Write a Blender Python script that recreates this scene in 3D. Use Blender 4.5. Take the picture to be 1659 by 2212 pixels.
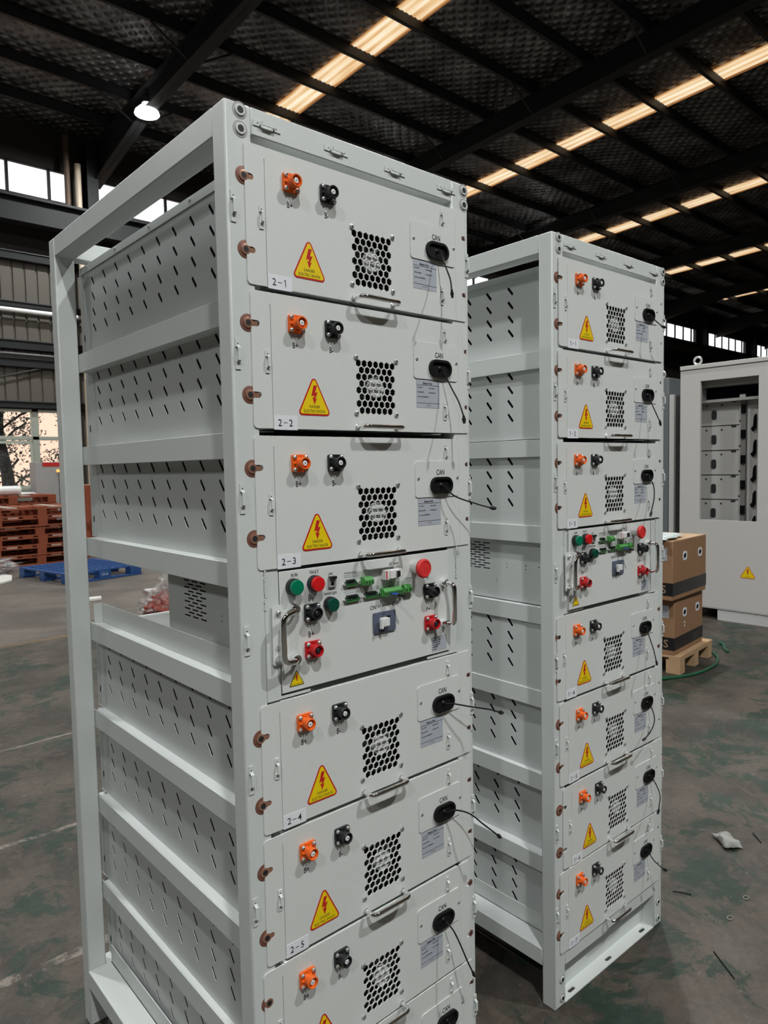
import bpy, bmesh, math, random
from mathutils import Vector, Matrix, noise
from mathutils.geometry import delaunay_2d_cdt
random.seed(7)
PI = math.pi
for o in list(bpy.data.objects): bpy.data.objects.remove(o)
sc = bpy.context.scene
col = sc.collection

# ------------------------------------------------------------------ camera
cam_d = bpy.data.cameras.new('camera'); cam = bpy.data.objects.new('camera', cam_d); col.objects.link(cam)
YAW, PITCH, ROLL, FPX = -0.7201, -0.0627, -0.0193, 1529.18
fw = Vector((-math.sin(YAW)*math.cos(PITCH), math.cos(YAW)*math.cos(PITCH), math.sin(PITCH)))
rt = Vector((math.cos(YAW), math.sin(YAW), 0)); up = rt.cross(fw)
r2 = math.cos(ROLL)*rt + math.sin(ROLL)*up; u2 = -math.sin(ROLL)*rt + math.cos(ROLL)*up
m = Matrix((( r2.x, u2.x, -fw.x, -0.59075), (r2.y, u2.y, -fw.y, -1.04354), (r2.z, u2.z, -fw.z, 1.50165), (0, 0, 0, 1)))
cam.matrix_world = m
cam_d.sensor_fit = 'HORIZONTAL'; cam_d.sensor_width = 36.0; cam_d.lens = 36.0*FPX/1659.0
cam_d.clip_start = 0.02; cam_d.clip_end = 300
cam_d.dof.use_dof = True; cam_d.dof.focus_distance = 1.55; cam_d.dof.aperture_fstop = 18.0
sc.camera = cam

# ------------------------------------------------------------------ world, exposure, light levels
sc.view_settings.view_transform = 'Standard'; sc.view_settings.look = 'None'
sc.view_settings.exposure = 0.0; sc.view_settings.gamma = 1.0
sc.view_settings.use_curve_mapping = False
w = bpy.data.worlds.new('world'); sc.world = w; w.use_nodes = True
bg = w.node_tree.nodes['Background']; bg.inputs[0].default_value = (0.93, 0.96, 1.0, 1); bg.inputs[1].default_value = 1.9
sun_d = bpy.data.lights.new('sun', 'SUN'); sun_d.energy = 2.8; sun_d.angle = .02; sun_d.color = (1, .93, .82)
sun = bpy.data.objects.new('sun', sun_d); col.objects.link(sun); sun.location = (0, -10, 40); sun.rotation_euler = (math.radians(38), 0, math.radians(-12))
LAMP_W = 340.0                      # watts per high bay lamp
LAMPS = [  # x, y, z, power factor, label
 (5.40, 12.50, 8.40, .9, 'glowing high bay lamp hanging below the rafter over the left windows'),
 (11.75, 12.50, 8.40, .8, 'high bay lamp hanging on the second rafter near the window wall'),
 (18.10, 12.50, 8.40, .8, 'high bay lamp hanging on the third rafter near the window wall'),
 (-0.90, 10.50, 8.30, .8, 'high bay lamp over the aisle behind the near rack'),
 (-0.90, 2.90, 8.00, .65, 'high bay lamp almost directly above the near rack'),
 (5.40, 3.10, 8.00, .75, 'high bay lamp above the gap between the second rack and the cabinets'),
 (11.75, 2.60, 8.00, .75, 'high bay lamp beyond the cabinets on the right'),
 (-7.20, 4.00, 8.00, .35, 'high bay lamp above the aisle far left of the racks'),
 (3.40, -4.20, 7.60, .98, 'high bay lamp in the front row, rightmost of three'),
 (-1.60, -4.20, 7.60, 1.18, 'high bay lamp in the front row, middle of three'),
 (-6.00, -4.20, 7.60, .6, 'high bay lamp in the front row, leftmost of three'),
]
SKY_E = 0.95

# ------------------------------------------------------------------ materials
M = {}
def mat(name, c, rough=.5, metal=0, bump=0, bscale=200, spec=.5, emis=None, es=1, var=0, vscale=5, coat=0):
    if name in M: return M[name]
    mt = bpy.data.materials.new(name); mt.use_nodes = True; nt = mt.node_tree; b = nt.nodes['Principled BSDF']
    b.inputs['Base Color'].default_value = (*c, 1); b.inputs['Roughness'].default_value = rough
    b.inputs['Metallic'].default_value = metal; b.inputs['Specular IOR Level'].default_value = spec
    b.inputs['Coat Weight'].default_value = coat
    tc = None
    if bump or var: tc = nt.nodes.new('ShaderNodeTexCoord')
    if bump:
        n = nt.nodes.new('ShaderNodeTexNoise'); n.inputs['Scale'].default_value = bscale; n.inputs['Detail'].default_value = 3
        bp = nt.nodes.new('ShaderNodeBump'); bp.inputs['Strength'].default_value = bump; bp.inputs['Distance'].default_value = .001
        nt.links.new(tc.outputs['Object'], n.inputs['Vector']); nt.links.new(n.outputs['Fac'], bp.inputs['Height']); nt.links.new(bp.outputs['Normal'], b.inputs['Normal'])
    if var:
        n = nt.nodes.new('ShaderNodeTexNoise'); n.inputs['Scale'].default_value = vscale; n.inputs['Detail'].default_value = 6
        mx = nt.nodes.new('ShaderNodeMixRGB'); mx.inputs[1].default_value = (*[v*(1-var) for v in c], 1); mx.inputs[2].default_value = (*[min(1, v*(1+var)) for v in c], 1)
        nt.links.new(tc.outputs['Object'], n.inputs['Vector']); nt.links.new(n.outputs['Fac'], mx.inputs[0]); nt.links.new(mx.outputs[0], b.inputs['Base Color'])
    if emis:
        b.inputs['Emission Color'].default_value = (*emis, 1); b.inputs['Emission Strength'].default_value = es
    M[name] = mt
    return mt
frame_m = mat('frame_paint', (.595, .622, .610), .40, bump=.38, bscale=1100)
rail_m = mat('rail_paint', (.575, .60, .59), .46)
pack_m = mat('pack_paint', (.64, .652, .635), .45, bump=.22, bscale=900)
side_m = mat('galvanised_case', (.53, .555, .548), .42, bump=.1, bscale=500)
black_in = mat('matt_black', (.004, .004, .005), .9, spec=.1)
orange_m = mat('orange_plastic', (.80, .13, .012), .38)
blackp = mat('black_plastic', (.012, .013, .015), .35)
rubber = mat('black_rubber', (.004, .0045, .005), .55, spec=.3)
redp = mat('red_plastic', (.48, .010, .014), .38)
greenlamp = mat('green_lens', (.0, .17, .085), .25)
greendark = mat('dark_green_lens', (.004, .06, .04), .25)
redlamp = mat('red_lens', (.62, .012, .014), .22)
chrome = mat('chrome', (.90, .90, .90), .06, 1)
steel = mat('zinc_steel', (.66, .66, .65), .32, .75)
copper = mat('copper_insert', (.20, .085, .062), .5, .2)
copper2 = mat('copper_ring', (.42, .22, .15), .35, .5)
white = mat('white_paper', (.74, .75, .79), .6)
whitep = mat('white_plastic', (.72, .72, .71), .4)
ink = mat('black_ink', (.015, .015, .017), .6)
inkred = mat('warning_red', (.50, .015, .012), .5)
yellow = mat('warning_yellow', (.80, .58, .0), .5)
plate_g = mat('nameplate_grey', (.40, .425, .47), .55)
bluegrey = mat('blue_grey_plastic', (.10, .115, .17), .45)
termgreen = mat('terminal_green', (.06, .26, .055), .45)
termdark = mat('terminal_dark_green', (.01, .07, .025), .4)
bluewire = mat('blue_wire', (.02, .08, .4), .4)
darksteel = mat('dark_steel', (.017, .0175, .019), .6, .0, spec=.3)
purlin_m = mat('purlin_steel', (.034, .035, .037), .55, spec=.3)
lampwhite = mat('lamp_lens', (1, 1, 1), .5, emis=(1, 1, 1), es=30)
hood = mat('lamp_hood', (.7, .7, .7), .5, emis=(1, 1, 1), es=2.5)
cardboard = mat('cardboard', (.30, .165, .085), .8, var=.12, vscale=8)
cardtop = mat('cardboard_top', (.46, .30, .18), .8)
tape_m = mat('black_tape', (.012, .012, .014), .35)
pine = mat('pine_wood', (.50, .32, .18), .75, var=.2, vscale=14)
redwood = mat('orange_stained_wood', (.29, .068, .028), .75, var=.35, vscale=6)
redwood2 = mat('pale_deck_board', (.48, .36, .29), .8, var=.3, vscale=5)
bluep = mat('blue_pallet_plastic', (.022, .08, .25), .45, var=.25, vscale=6)
foam = mat('white_foam', (.66, .65, .60), .7)
cab_m = mat('cabinet_paint', (.56, .545, .53), .45)
cab_d = mat('cabinet_grey', (.15, .165, .175), .45)
cabin = mat('cabinet_inside', (.22, .22, .21), .6)
packgrey = mat('stored_pack_grey', (.50, .49, .47), .5)
beige = mat('beige_wall_sheet', (.105, .092, .075), .6, var=.12, vscale=1.2)
darkwall = mat('dark_upper_wall', (.03, .026, .022), .8)
sill_m = mat('white_wall', (.55, .55, .50), .8, var=.1, vscale=2)
winframe = mat('window_frame_paint', (.38, .40, .34), .5)
hose_g = mat('green_strap', (.01, .10, .045), .4)
leaf_m = mat('leaves', (.022, .036, .018), .8, var=.4, vscale=3)
bark = mat('bark', (.018, .016, .015), .9)
peach = mat('peach_facade', (.92, .66, .52), .8)
asphalt = mat('yard_ground', (.35, .33, .30), .9)

def floor_material():
    mt = bpy.data.materials.new('worn_floor'); mt.use_nodes = True; nt = mt.node_tree; b = nt.nodes['Principled BSDF']; L = nt.links
    N = nt.nodes.new
    tc = N('ShaderNodeTexCoord'); sep = N('ShaderNodeSeparateXYZ'); L.new(tc.outputs['Object'], sep.inputs[0])
    def nz(scale, detail, rough=.6, dist=0):
        n = N('ShaderNodeTexNoise'); n.inputs['Scale'].default_value = scale; n.inputs['Detail'].default_value = detail
        n.inputs['Roughness'].default_value = rough; n.inputs['Distortion'].default_value = dist
        L.new(tc.outputs['Object'], n.inputs['Vector']); return n.outputs['Fac']
    def ramp(f, a, b_, ca=(0, 0, 0, 1), cb=(1, 1, 1, 1)):
        r = N('ShaderNodeValToRGB'); r.color_ramp.elements[0].position = a; r.color_ramp.elements[1].position = b_
        r.color_ramp.elements[0].color = ca; r.color_ramp.elements[1].color = cb; L.new(f, r.inputs[0]); return r.outputs[0]
    def mix(f, a, b_, t='MIX'):
        x = N('ShaderNodeMixRGB'); x.blend_type = t
        for k, v in ((0, f), (1, a), (2, b_)):
            if isinstance(v, tuple): x.inputs[k].default_value = (*v, 1)
            elif isinstance(v, (int, float)): x.inputs[k].default_value = v
            else: L.new(v, x.inputs[k])
        return x.outputs[0]
    def math_(op, a, b_=0, c=0):
        x = N('ShaderNodeMath'); x.operation = op
        for k, v in ((0, a), (1, b_), (2, c)):
            if isinstance(v, (int, float)): x.inputs[k].default_value = v
            else: L.new(v, x.inputs[k])
        return x.outputs[0]
    base = mix(ramp(nz(2.2, 8), .38, .62), (.036, .032, .027), (.085, .071, .058))
    green = mix(ramp(nz(5, 6), .3, .7), (.008, .026, .017), (.020, .042, .029))
    wear = ramp(nz(2.9, 14, .74, .6), .52, .555)
    painted = mix(math_('MULTIPLY', wear, .82), base, green)
    painted = mix(math_('MULTIPLY', ramp(nz(7, 12, .72, .8), .55, .585), .6), painted, (.090, .068, .055))
    # painted zone in front of y = 5.8, bare grey concrete beyond it
    ysel = math_('GREATER_THAN', sep.outputs[1], 5.8)
    bare = mix(ramp(nz(1.1, 9, .6, .8), .35, .68), (.095, .082, .071), (.175, .152, .130))
    c = mix(ysel, painted, bare)
    # cream joint and marking lines that run along x
    broken = ramp(nz(7.0, 14, .85), .47, .53)
    wob = math_('MULTIPLY', math_('SUBTRACT', nz(2.5, 6), .5), .10)
    yy = math_('ADD', sep.outputs[1], wob)
    for y0, hw in ((1.22, .020), (2.07, .013), (3.18, .011), (4.95, .007)):
        ln = math_('MULTIPLY', math_('LESS_THAN', math_('ABSOLUTE', math_('SUBTRACT', yy, y0)), hw), math_('LESS_THAN', sep.outputs[0], 1.4))
        c = mix(math_('MULTIPLY', math_('MULTIPLY', ln, broken), .8), c, (.23, .20, .175))
    ln = math_('LESS_THAN', math_('ABSOLUTE', math_('SUBTRACT', yy, 5.78)), .05)
    c = mix(math_('MULTIPLY', ln, .5), c, (.20, .13, .065))
    # scuffs: small cream chips
    c = mix(math_('MULTIPLY', ramp(nz(26, 8, .8), .635, .65), .6), c, (.30, .27, .25))
    # fine speckle
    c = mix(.6, c, ramp(nz(34, 10, .85), .3, .7, (.35, .35, .35, 1), (1.65, 1.65, 1.65, 1)), 'MULTIPLY')
    c = mix(math_('MULTIPLY', ramp(nz(13, 14, .85, .3), .60, .615), .45), c, (.16, .145, .13))
    L.new(c, b.inputs['Base Color'])
    L.new(ramp(nz(3, 7), .3, .7, (.42, .42, .42, 1), (.68, .68, .68, 1)), b.inputs['Roughness']); b.inputs['Specular IOR Level'].default_value = .3
    bp = N('ShaderNodeBump'); bp.inputs['Strength'].default_value = .35; bp.inputs['Distance'].default_value = .004
    L.new(nz(18, 9, .7), bp.inputs['Height']); L.new(bp.outputs[0], b.inputs['Normal'])
    return mt
def foil_material():
    mt = bpy.data.materials.new('insulation_foil'); mt.use_nodes = True; nt = mt.node_tree; b = nt.nodes['Principled BSDF']; L = nt.links; N = nt.nodes.new
    b.inputs['Metallic'].default_value = .75; b.inputs['Roughness'].default_value = .42
    tc = N('ShaderNodeTexCoord'); mp = N('ShaderNodeMapping'); mp.inputs['Rotation'].default_value = (0, 0, PI/4); L.new(tc.outputs['Object'], mp.inputs[0])
    w1 = N('ShaderNodeTexWave'); w1.inputs['Scale'].default_value = 1.7; w1.bands_direction = 'X'; w1.inputs['Distortion'].default_value = 1.5; w1.inputs['Detail'].default_value = 2
    w2 = N('ShaderNodeTexWave'); w2.inputs['Scale'].default_value = 1.7; w2.bands_direction = 'Y'; w2.inputs['Distortion'].default_value = 1.5; w2.inputs['Detail'].default_value = 2
    L.new(mp.outputs[0], w1.inputs[0]); L.new(mp.outputs[0], w2.inputs[0])
    mx = N('ShaderNodeMath'); mx.operation = 'MULTIPLY'; L.new(w1.outputs['Fac'], mx.inputs[0]); L.new(w2.outputs['Fac'], mx.inputs[1])
    n = N('ShaderNodeTexNoise'); n.inputs['Scale'].default_value = 1.6; n.inputs['Detail'].default_value = 6; L.new(tc.outputs['Object'], n.inputs[0])
    ad = N('ShaderNodeMath'); ad.operation = 'ADD'; L.new(mx.outputs[0], ad.inputs[0]); L.new(n.outputs['Fac'], ad.inputs[1])
    bp = N('ShaderNodeBump'); bp.inputs['Strength'].default_value = 1; bp.inputs['Distance'].default_value = .05; L.new(ad.outputs[0], bp.inputs['Height']); L.new(bp.outputs[0], b.inputs['Normal'])
    r = N('ShaderNodeValToRGB'); r.color_ramp.elements[0].position = .35; r.color_ramp.elements[1].position = .7
    r.color_ramp.elements[0].color = (.085, .084, .085, 1); r.color_ramp.elements[1].color = (.34, .335, .335, 1); L.new(n.outputs['Fac'], r.inputs[0]); L.new(r.outputs[0], b.inputs['Base Color'])
    return mt
def skylight_material():
    mt = bpy.data.materials.new('amber_skylight'); mt.use_nodes = True; nt = mt.node_tree; L = nt.links; N = nt.nodes.new
    b = nt.nodes['Principled BSDF']; b.inputs['Base Color'].default_value = (.5, .35, .2, 1)
    tc = N('ShaderNodeTexCoord'); mp = N('ShaderNodeMapping'); mp.inputs['Scale'].default_value = (5.2, .35, 1); L.new(tc.outputs['Object'], mp.inputs[0])
    n = N('ShaderNodeTexNoise'); n.inputs['Scale'].default_value = 2.2; n.inputs['Detail'].default_value = 5; L.new(mp.outputs[0], n.inputs[0])
    sp = N('ShaderNodeSeparateXYZ'); L.new(tc.outputs['Object'], sp.inputs[0])
    def mm(op, a, b_):
        x = N('ShaderNodeMath'); x.operation = op
        for k, v in ((0, a), (1, b_)):
            if isinstance(v, (int, float)): x.inputs[k].default_value = v
            else: L.new(v, x.inputs[k])
        return x.outputs[0]
    ribs = mm('MULTIPLY', mm('COSINE', mm('MULTIPLY', sp.outputs[0], 31.0), 0), .10)      # corrugation ribs, put into the glow as lighter and darker stripes
    edge = mm('MULTIPLY', mm('POWER', mm('ABSOLUTE', mm('DIVIDE', sp.outputs[0], .31), 0), 2.0), -.26)  # glow dims towards the edges, frame shading put into the emission colour
    fac = mm('ADD', mm('ADD', mm('ADD', mm('MULTIPLY', n.outputs['Fac'], .55), .36), ribs), edge)
    r = N('ShaderNodeValToRGB'); e = r.color_ramp.elements; e[0].position = .25; e[0].color = (.16, .055, .015, 1); e[1].position = .72; e[1].color = (1.0, .90, .70, 1)
    k = e.new(.42); k.color = (.55, .26, .085, 1); k = e.new(.56); k.color = (.85, .60, .33, 1)
    L.new(fac, r.inputs[0]); L.new(r.outputs[0], b.inputs['Emission Color']); b.inputs['Emission Strength'].default_value = SKY_E
    return mt
def glass_material(name='window_glass', tint=(1, 1, 1), gl=.06):
    mt = bpy.data.materials.new(name); mt.use_nodes = True; nt = mt.node_tree; nt.nodes.clear(); N = nt.nodes.new
    o = N('ShaderNodeOutputMaterial'); t = N('ShaderNodeBsdfTransparent'); g = N('ShaderNodeBsdfGlossy'); g.inputs['Roughness'].default_value = .05
    t.inputs[0].default_value = (*tint, 1)
    mx = N('ShaderNodeMixShader'); mx.inputs[0].default_value = gl
    nt.links.new(t.outputs[0], mx.inputs[1]); nt.links.new(g.outputs[0], mx.inputs[2]); nt.links.new(mx.outputs[0], o.inputs[0]); return mt
def film_material():
    mt = bpy.data.materials.new('clear_bubble_film'); mt.use_nodes = True; nt = mt.node_tree; nt.nodes.clear(); N = nt.nodes.new
    o = N('ShaderNodeOutputMaterial'); t = N('ShaderNodeBsdfTransparent'); g = N('ShaderNodeBsdfGlossy'); g.inputs['Roughness'].default_value = .2; g.inputs[0].default_value = (1, 1, 1, 1)
    lw = N('ShaderNodeLayerWeight'); lw.inputs[0].default_value = .35
    tc = N('ShaderNodeTexCoord'); n = N('ShaderNodeTexNoise'); n.inputs['Scale'].default_value = 38; n.inputs['Detail'].default_value = 4
    bp = N('ShaderNodeBump'); bp.inputs['Strength'].default_value = 1; bp.inputs['Distance'].default_value = .03
    nt.links.new(tc.outputs['Object'], n.inputs[0]); nt.links.new(n.outputs['Fac'], bp.inputs['Height']); nt.links.new(bp.outputs[0], g.inputs['Normal']); nt.links.new(bp.outputs[0], lw.inputs['Normal'])
    mx = N('ShaderNodeMixShader'); nt.links.new(lw.outputs['Facing'], mx.inputs[0]); nt.links.new(t.outputs[0], mx.inputs[1]); nt.links.new(g.outputs[0], mx.inputs[2]); nt.links.new(mx.outputs[0], o.inputs[0]); return mt
floor_m = floor_material(); foil_m = foil_material(); skyl_m = skylight_material(); glass_m = glass_material(); film_m = film_material()

# ------------------------------------------------------------------ mesh helpers
class MB:
    def __init__(s): s.v = []; s.f = []; s.m = []; s.mats = []; s.cur = 0
    def mat(s, m):
        if m not in s.mats: s.mats.append(m)
        s.cur = s.mats.index(m); return s
    def add(s, vs, fs):
        k = len(s.v); s.v += [tuple(v) for v in vs]
        for f in fs: s.f.append(tuple(i+k for i in f)); s.m.append(s.cur)
        return s
    def box(s, x0, x1, y0, y1, z0, z1):
        vs = [(x, y, z) for z in (z0, z1) for y in (y0, y1) for x in (x0, x1)]
        return s.add(vs, [(0, 2, 3, 1), (4, 5, 7, 6), (0, 1, 5, 4), (2, 6, 7, 3), (0, 4, 6, 2), (1, 3, 7, 5)])
    def prism(s, pts, axis, a, b):
        """extrude a 2D polygon: axis 'y' -> pts are (x, z); 'x' -> (y, z); 'z' -> (x, y)"""
        def P(p, t):
            return (p[0], t, p[1]) if axis == 'y' else (t, p[0], p[1]) if axis == 'x' else (p[0], p[1], t)
        n = len(pts); vs = [P(p, a) for p in pts] + [P(p, b) for p in pts]
        fs = [tuple(range(n)), tuple(range(2*n-1, n-1, -1))] + [(i, i+n, (i+1) % n+n, (i+1) % n) for i in range(n)]
        return s.add(vs, fs)
    def sheet(s, outer, holes, axis, a, b):
        """flat sheet with holes; a = outer face, b = inner face"""
        V = [Vector(p) for p in outer]; E = [(i, (i+1) % len(outer)) for i in range(len(outer))]
        for h in holes:
            k = len(V); V += [Vector(p) for p in h]; E += [(k+i, k+(i+1) % len(h)) for i in range(len(h))]
        ov, oe, of, *_ = delaunay_2d_cdt(V, E, [], 0, 1e-7)
        def inside(p, poly):
            c = False; j = len(poly)-1
            for i in range(len(poly)):
                xi, yi = poly[i]; xj, yj = poly[j]
                if (yi > p[1]) != (yj > p[1]) and p[0] < (xj-xi)*(p[1]-yi)/(yj-yi)+xi: c = not c
                j = i
            return c
        bbs = [(min(q[0] for q in h), max(q[0] for q in h), min(q[1] for q in h), max(q[1] for q in h)) for h in holes]
        keep = []
        for f in of:
            c = ((ov[f[0]].x+ov[f[1]].x+ov[f[2]].x)/3, (ov[f[0]].y+ov[f[1]].y+ov[f[2]].y)/3)
            if not inside(c, outer): continue
            if any(bb[0] <= c[0] <= bb[1] and bb[2] <= c[1] <= bb[3] and inside(c, h) for h, bb in zip(holes, bbs)): continue
            keep.append(f)
        def P(p, t):
            return (p[0], t, p[1]) if axis == 'y' else (t, p[0], p[1]) if axis == 'x' else (p[0], p[1], t)
        n = len(ov); vs = [P(p, a) for p in ov] + [P(p, b) for p in ov]
        fs = [tuple(f) for f in keep] + [tuple(i+n for i in reversed(f)) for f in keep]
        cnt = {}
        for f in keep:
            for i in range(3):
                e = (f[i], f[(i+1) % 3]); cnt[e] = 1
        for (i, j) in cnt:
            if (j, i) not in cnt: fs.append((j, i, i+n, j+n))
        return s.add(vs, fs)
    def cyl(s, c, axis, r, h, n=16, r2_=None, cap=True):
        """cylinder from c along axis vector for length h"""
        c = Vector(c); ax = Vector(axis).normalized(); q = ax.to_track_quat('Z', 'Y').to_matrix()
        r2_ = r if r2_ is None else r2_
        vs = []
        for (rr, t) in ((r, 0), (r2_, h)):
            for i in range(n):
                an = 2*PI*i/n; vs.append(c + q @ Vector((rr*math.cos(an), rr*math.sin(an), t)))
        fs = [(i, (i+1) % n, (i+1) % n+n, i+n) for i in range(n)]
        if cap: fs += [tuple(range(n-1, -1, -1)), tuple(range(n, 2*n))]
        return s.add(vs, fs)
    def lathe(s, c, axis, prof, n=24):
        """prof: list of (radius, t along axis)"""
        c = Vector(c); q = Vector(axis).normalized().to_track_quat('Z', 'Y').to_matrix(); vs = []; fs = []
        for (r, t) in prof:
            for i in range(n):
                an = 2*PI*i/n; vs.append(c + q @ Vector((r*math.cos(an), r*math.sin(an), t)))
        for k in range(len(prof)-1):
            for i in range(n): fs.append((k*n+i, k*n+(i+1) % n, (k+1)*n+(i+1) % n, (k+1)*n+i))
        fs.append(tuple(range(n-1, -1, -1))); fs.append(tuple((len(prof)-1)*n+i for i in range(n)))
        return s.add(vs, fs)
    def tube(s, pts, r, n=8, rs=None, closed=False):
        pts = [Vector(p) for p in pts]; k = len(pts); vs = []; fs = []
        prev = None
        for i, p in enumerate(pts):
            if closed: t = pts[(i+1) % k]-pts[i-1]
            else: t = pts[min(i+1, k-1)]-pts[max(i-1, 0)]
            t.normalize()
            if prev is None:
                a = Vector((0, 0, 1)) if abs(t.z) < .9 else Vector((1, 0, 0)); x = t.cross(a).normalized()
            else:
                x = (prev - t*prev.dot(t)).normalized()
            prev = x; y = t.cross(x); rr = rs[i] if rs else r
            for j in range(n):
                an = 2*PI*j/n; vs.append(p + (x*math.cos(an)+y*math.sin(an))*rr)
        for i in range(k if closed else k-1):
            for j in range(n):
                a = i*n; b = ((i+1) % k)*n; fs.append((a+j, a+(j+1) % n, b+(j+1) % n, b+j))
        if not closed: fs += [tuple(range(n-1, -1, -1)), tuple((k-1)*n+j for j in range(n))]
        return s.add(vs, fs)
    def text(s, string, cx, cz, h, y, sx=1.0, axis='y', align='CENTER', rot=0, bold=0):
        """flat lettering facing -y (or -x), centred on (cx, cz), cap height h"""
        me, wd = text_mesh(string, bold)
        k = h/.7; ca, sa = math.cos(rot), math.sin(rot)
        vs = []
        ox = -wd/2 if align == 'CENTER' else 0
        for v in me[0]:
            a, b = (v[0]+ox)*k*sx, (v[1]-.35)*k
            a, b = a*ca-b*sa, a*sa+b*ca
            vs.append((cx+a, y, cz+b) if axis == 'y' else (y, cx-a, cz+b))
        return s.add(vs, me[1])
    def build(s, name, parent=None, bevel=0, smooth=35, loc=(0, 0, 0), m0=None):
        me = bpy.data.meshes.new(name); me.from_pydata(s.v, [], s.f)
        for mm in (s.mats or [m0 or pack_m]): me.materials.append(mm)
        if s.mats: me.polygons.foreach_set('material_index', s.m)
        bm = bmesh.new(); bm.from_mesh(me); bmesh.ops.recalc_face_normals(bm, faces=bm.faces); bm.to_mesh(me); bm.free()
        if smooth:
            me.polygons.foreach_set('use_smooth', [True]*len(me.polygons)); me.set_sharp_from_angle(angle=math.radians(smooth))
        me.update()
        o = bpy.data.objects.new(name, me); col.objects.link(o); o.location = loc
        if parent: o.parent = parent
        if bevel:
            b = o.modifiers.new('bevel', 'BEVEL'); b.width = bevel; b.segments = 2; b.limit_method = 'ANGLE'; b.harden_normals = False
        return o
_tc = {}
def text_mesh(string, bold=0):
    key = (string, bold)
    if key in _tc: return _tc[key]
    cu = bpy.data.curves.new('t', 'FONT'); cu.body = string; cu.size = 1; cu.resolution_u = 2; cu.offset = bold
    ob = bpy.data.objects.new('t', cu); col.objects.link(ob)
    dg = bpy.context.evaluated_depsgraph_get(); me = bpy.data.meshes.new_from_object(ob.evaluated_get(dg))
    vs = [tuple(v.co) for v in me.vertices]; fs = [tuple(p.vertices) for p in me.polygons]
    wd = max((v[0] for v in vs), default=0)+min((v[0] for v in vs), default=0)
    bpy.data.objects.remove(ob); bpy.data.curves.remove(cu); bpy.data.meshes.remove(me)
    _tc[key] = ((vs, fs), wd); return _tc[key]
def thing(name, label, cat, loc=(0, 0, 0), rz=0, group=None):
    o = bpy.data.objects.new(name, None); col.objects.link(o); o.location = loc; o.rotation_euler = (0, 0, rz); o.empty_display_size = .05
    return tag(o, label, cat, group)
def tag(o, label, cat, group=None):
    o['label'] = label; o['category'] = cat
    if group: o['group'] = group
    return o
def struct(o, label=None):
    o['kind'] = 'structure'
    if label: o['label'] = label
    return o
def rrect(x0, x1, z0, z1, r, n=4):
    pts = []
    for cx, cz, a in ((x1-r, z1-r, 0), (x0+r, z1-r, 90), (x0+r, z0+r, 180), (x1-r, z0+r, 270)):
        for i in range(n+1):
            t = math.radians(a+90*i/n); pts.append((cx+r*math.cos(t), cz+r*math.sin(t)))
    return pts
def obround(cx, cz, L, w_, ang=0, n=6):
    r = w_/2; h = L/2-r; pts = []
    for s_, a0 in ((1, -90), (-1, 90)):
        for i in range(n+1):
            t = math.radians(a0+180*i/n); pts.append((s_*h+r*math.cos(t), r*math.sin(t)))
    ca, sa = math.cos(ang), math.sin(ang)
    return [(cx+a*ca-b*sa, cz+a*sa+b*ca) for a, b in pts]
def rtri(pts, r, n=4):
    """rounded triangle"""
    out = []; k = len(pts)
    for i in range(k):
        p0, p, p1 = Vector(pts[i-1]), Vector(pts[i]), Vector(pts[(i+1) % k])
        a = (p0-p).normalized(); b = (p1-p).normalized(); half = a.angle(b)/2
        d = r/math.tan(half); s0, s1 = p+a*d, p+b*d; c = p+(a+b).normalized()*(r/math.sin(half))
        a0 = math.atan2(*(s0-c).yx); a1 = math.atan2(*(s1-c).yx); da = (a1-a0+PI) % (2*PI)-PI
        for j in range(n+1):
            t = a0+da*j/n; out.append((c.x+r*math.cos(t), c.y+r*math.sin(t)))
    return out
def smoothpath(pts, n=6):
    """Catmull-Rom"""
    P = [Vector(p) for p in pts]; P = [2*P[0]-P[1]]+P+[2*P[-1]-P[-2]]; out = []
    for i in range(1, len(P)-2):
        for j in range(n):
            t = j/n; a, b, c, d = P[i-1:i+3]
            out.append(.5*((2*b)+(c-a)*t+(2*a-5*b+4*c-d)*t*t+(3*b-a-3*c+d)*t**3))
    return out+[P[-2]]
def fillet(pts, r, n=5):
    P = [Vector(p) for p in pts]; out = [P[0]]
    for i in range(1, len(P)-1):
        a = (P[i-1]-P[i]); b = (P[i+1]-P[i]); d = min(r, a.length*.49, b.length*.49)
        s, e = P[i]+a.normalized()*d, P[i]+b.normalized()*d
        for j in range(n+1):
            t = j/n; out.append(s*(1-t)**2+P[i]*2*t*(1-t)+e*t*t)
    return out+[P[-1]]
def copy_tree(o, parent=None, skip=()):
    c = o.copy(); col.objects.link(c); c.parent = parent
    for ch in list(o.children):
        if ch in skip: continue
        copy_tree(ch, c, skip)
    return c

# ================================================================== THE SETTING
YW = 15.5
def zr(y): return 9.0-.04*(y-14.5)
X0, X1, Y0 = -14.0, 62.0, -14.0
fl = MB().box(X0, X1, Y0, YW+.1, -.1, 0).build('floor', m0=floor_m); struct(fl)
for me_i in [0]: fl.data.materials[0] = floor_m
g = MB().mat(asphalt).box(-40, 120, YW+.4, 60, -.4, -.1).build('ground_outside'); struct(g)
rf = MB().mat(foil_m); vs = [(X0, Y0, zr(Y0)), (X1, Y0, zr(Y0)), (X1, YW+.1, zr(YW+.1)), (X0, YW+.1, zr(YW+.1))]
rf.add(vs+[(a, b, c+.08) for a, b, c in vs], [(0, 1, 2, 3), (7, 6, 5, 4), (0, 4, 5, 1), (1, 5, 6, 2), (2, 6, 7, 3), (3, 7, 4, 0)])
struct(rf.build('ceiling'))
struct(MB().mat(darkwall).box(X0-.1, X1+.1, Y0-.2, Y0, 0, 10.3).build('wall_front'))
struct(MB().mat(beige).box(X0-.2, X0, Y0, YW+.1, 0, 10.3).build('wall_left'))
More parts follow.
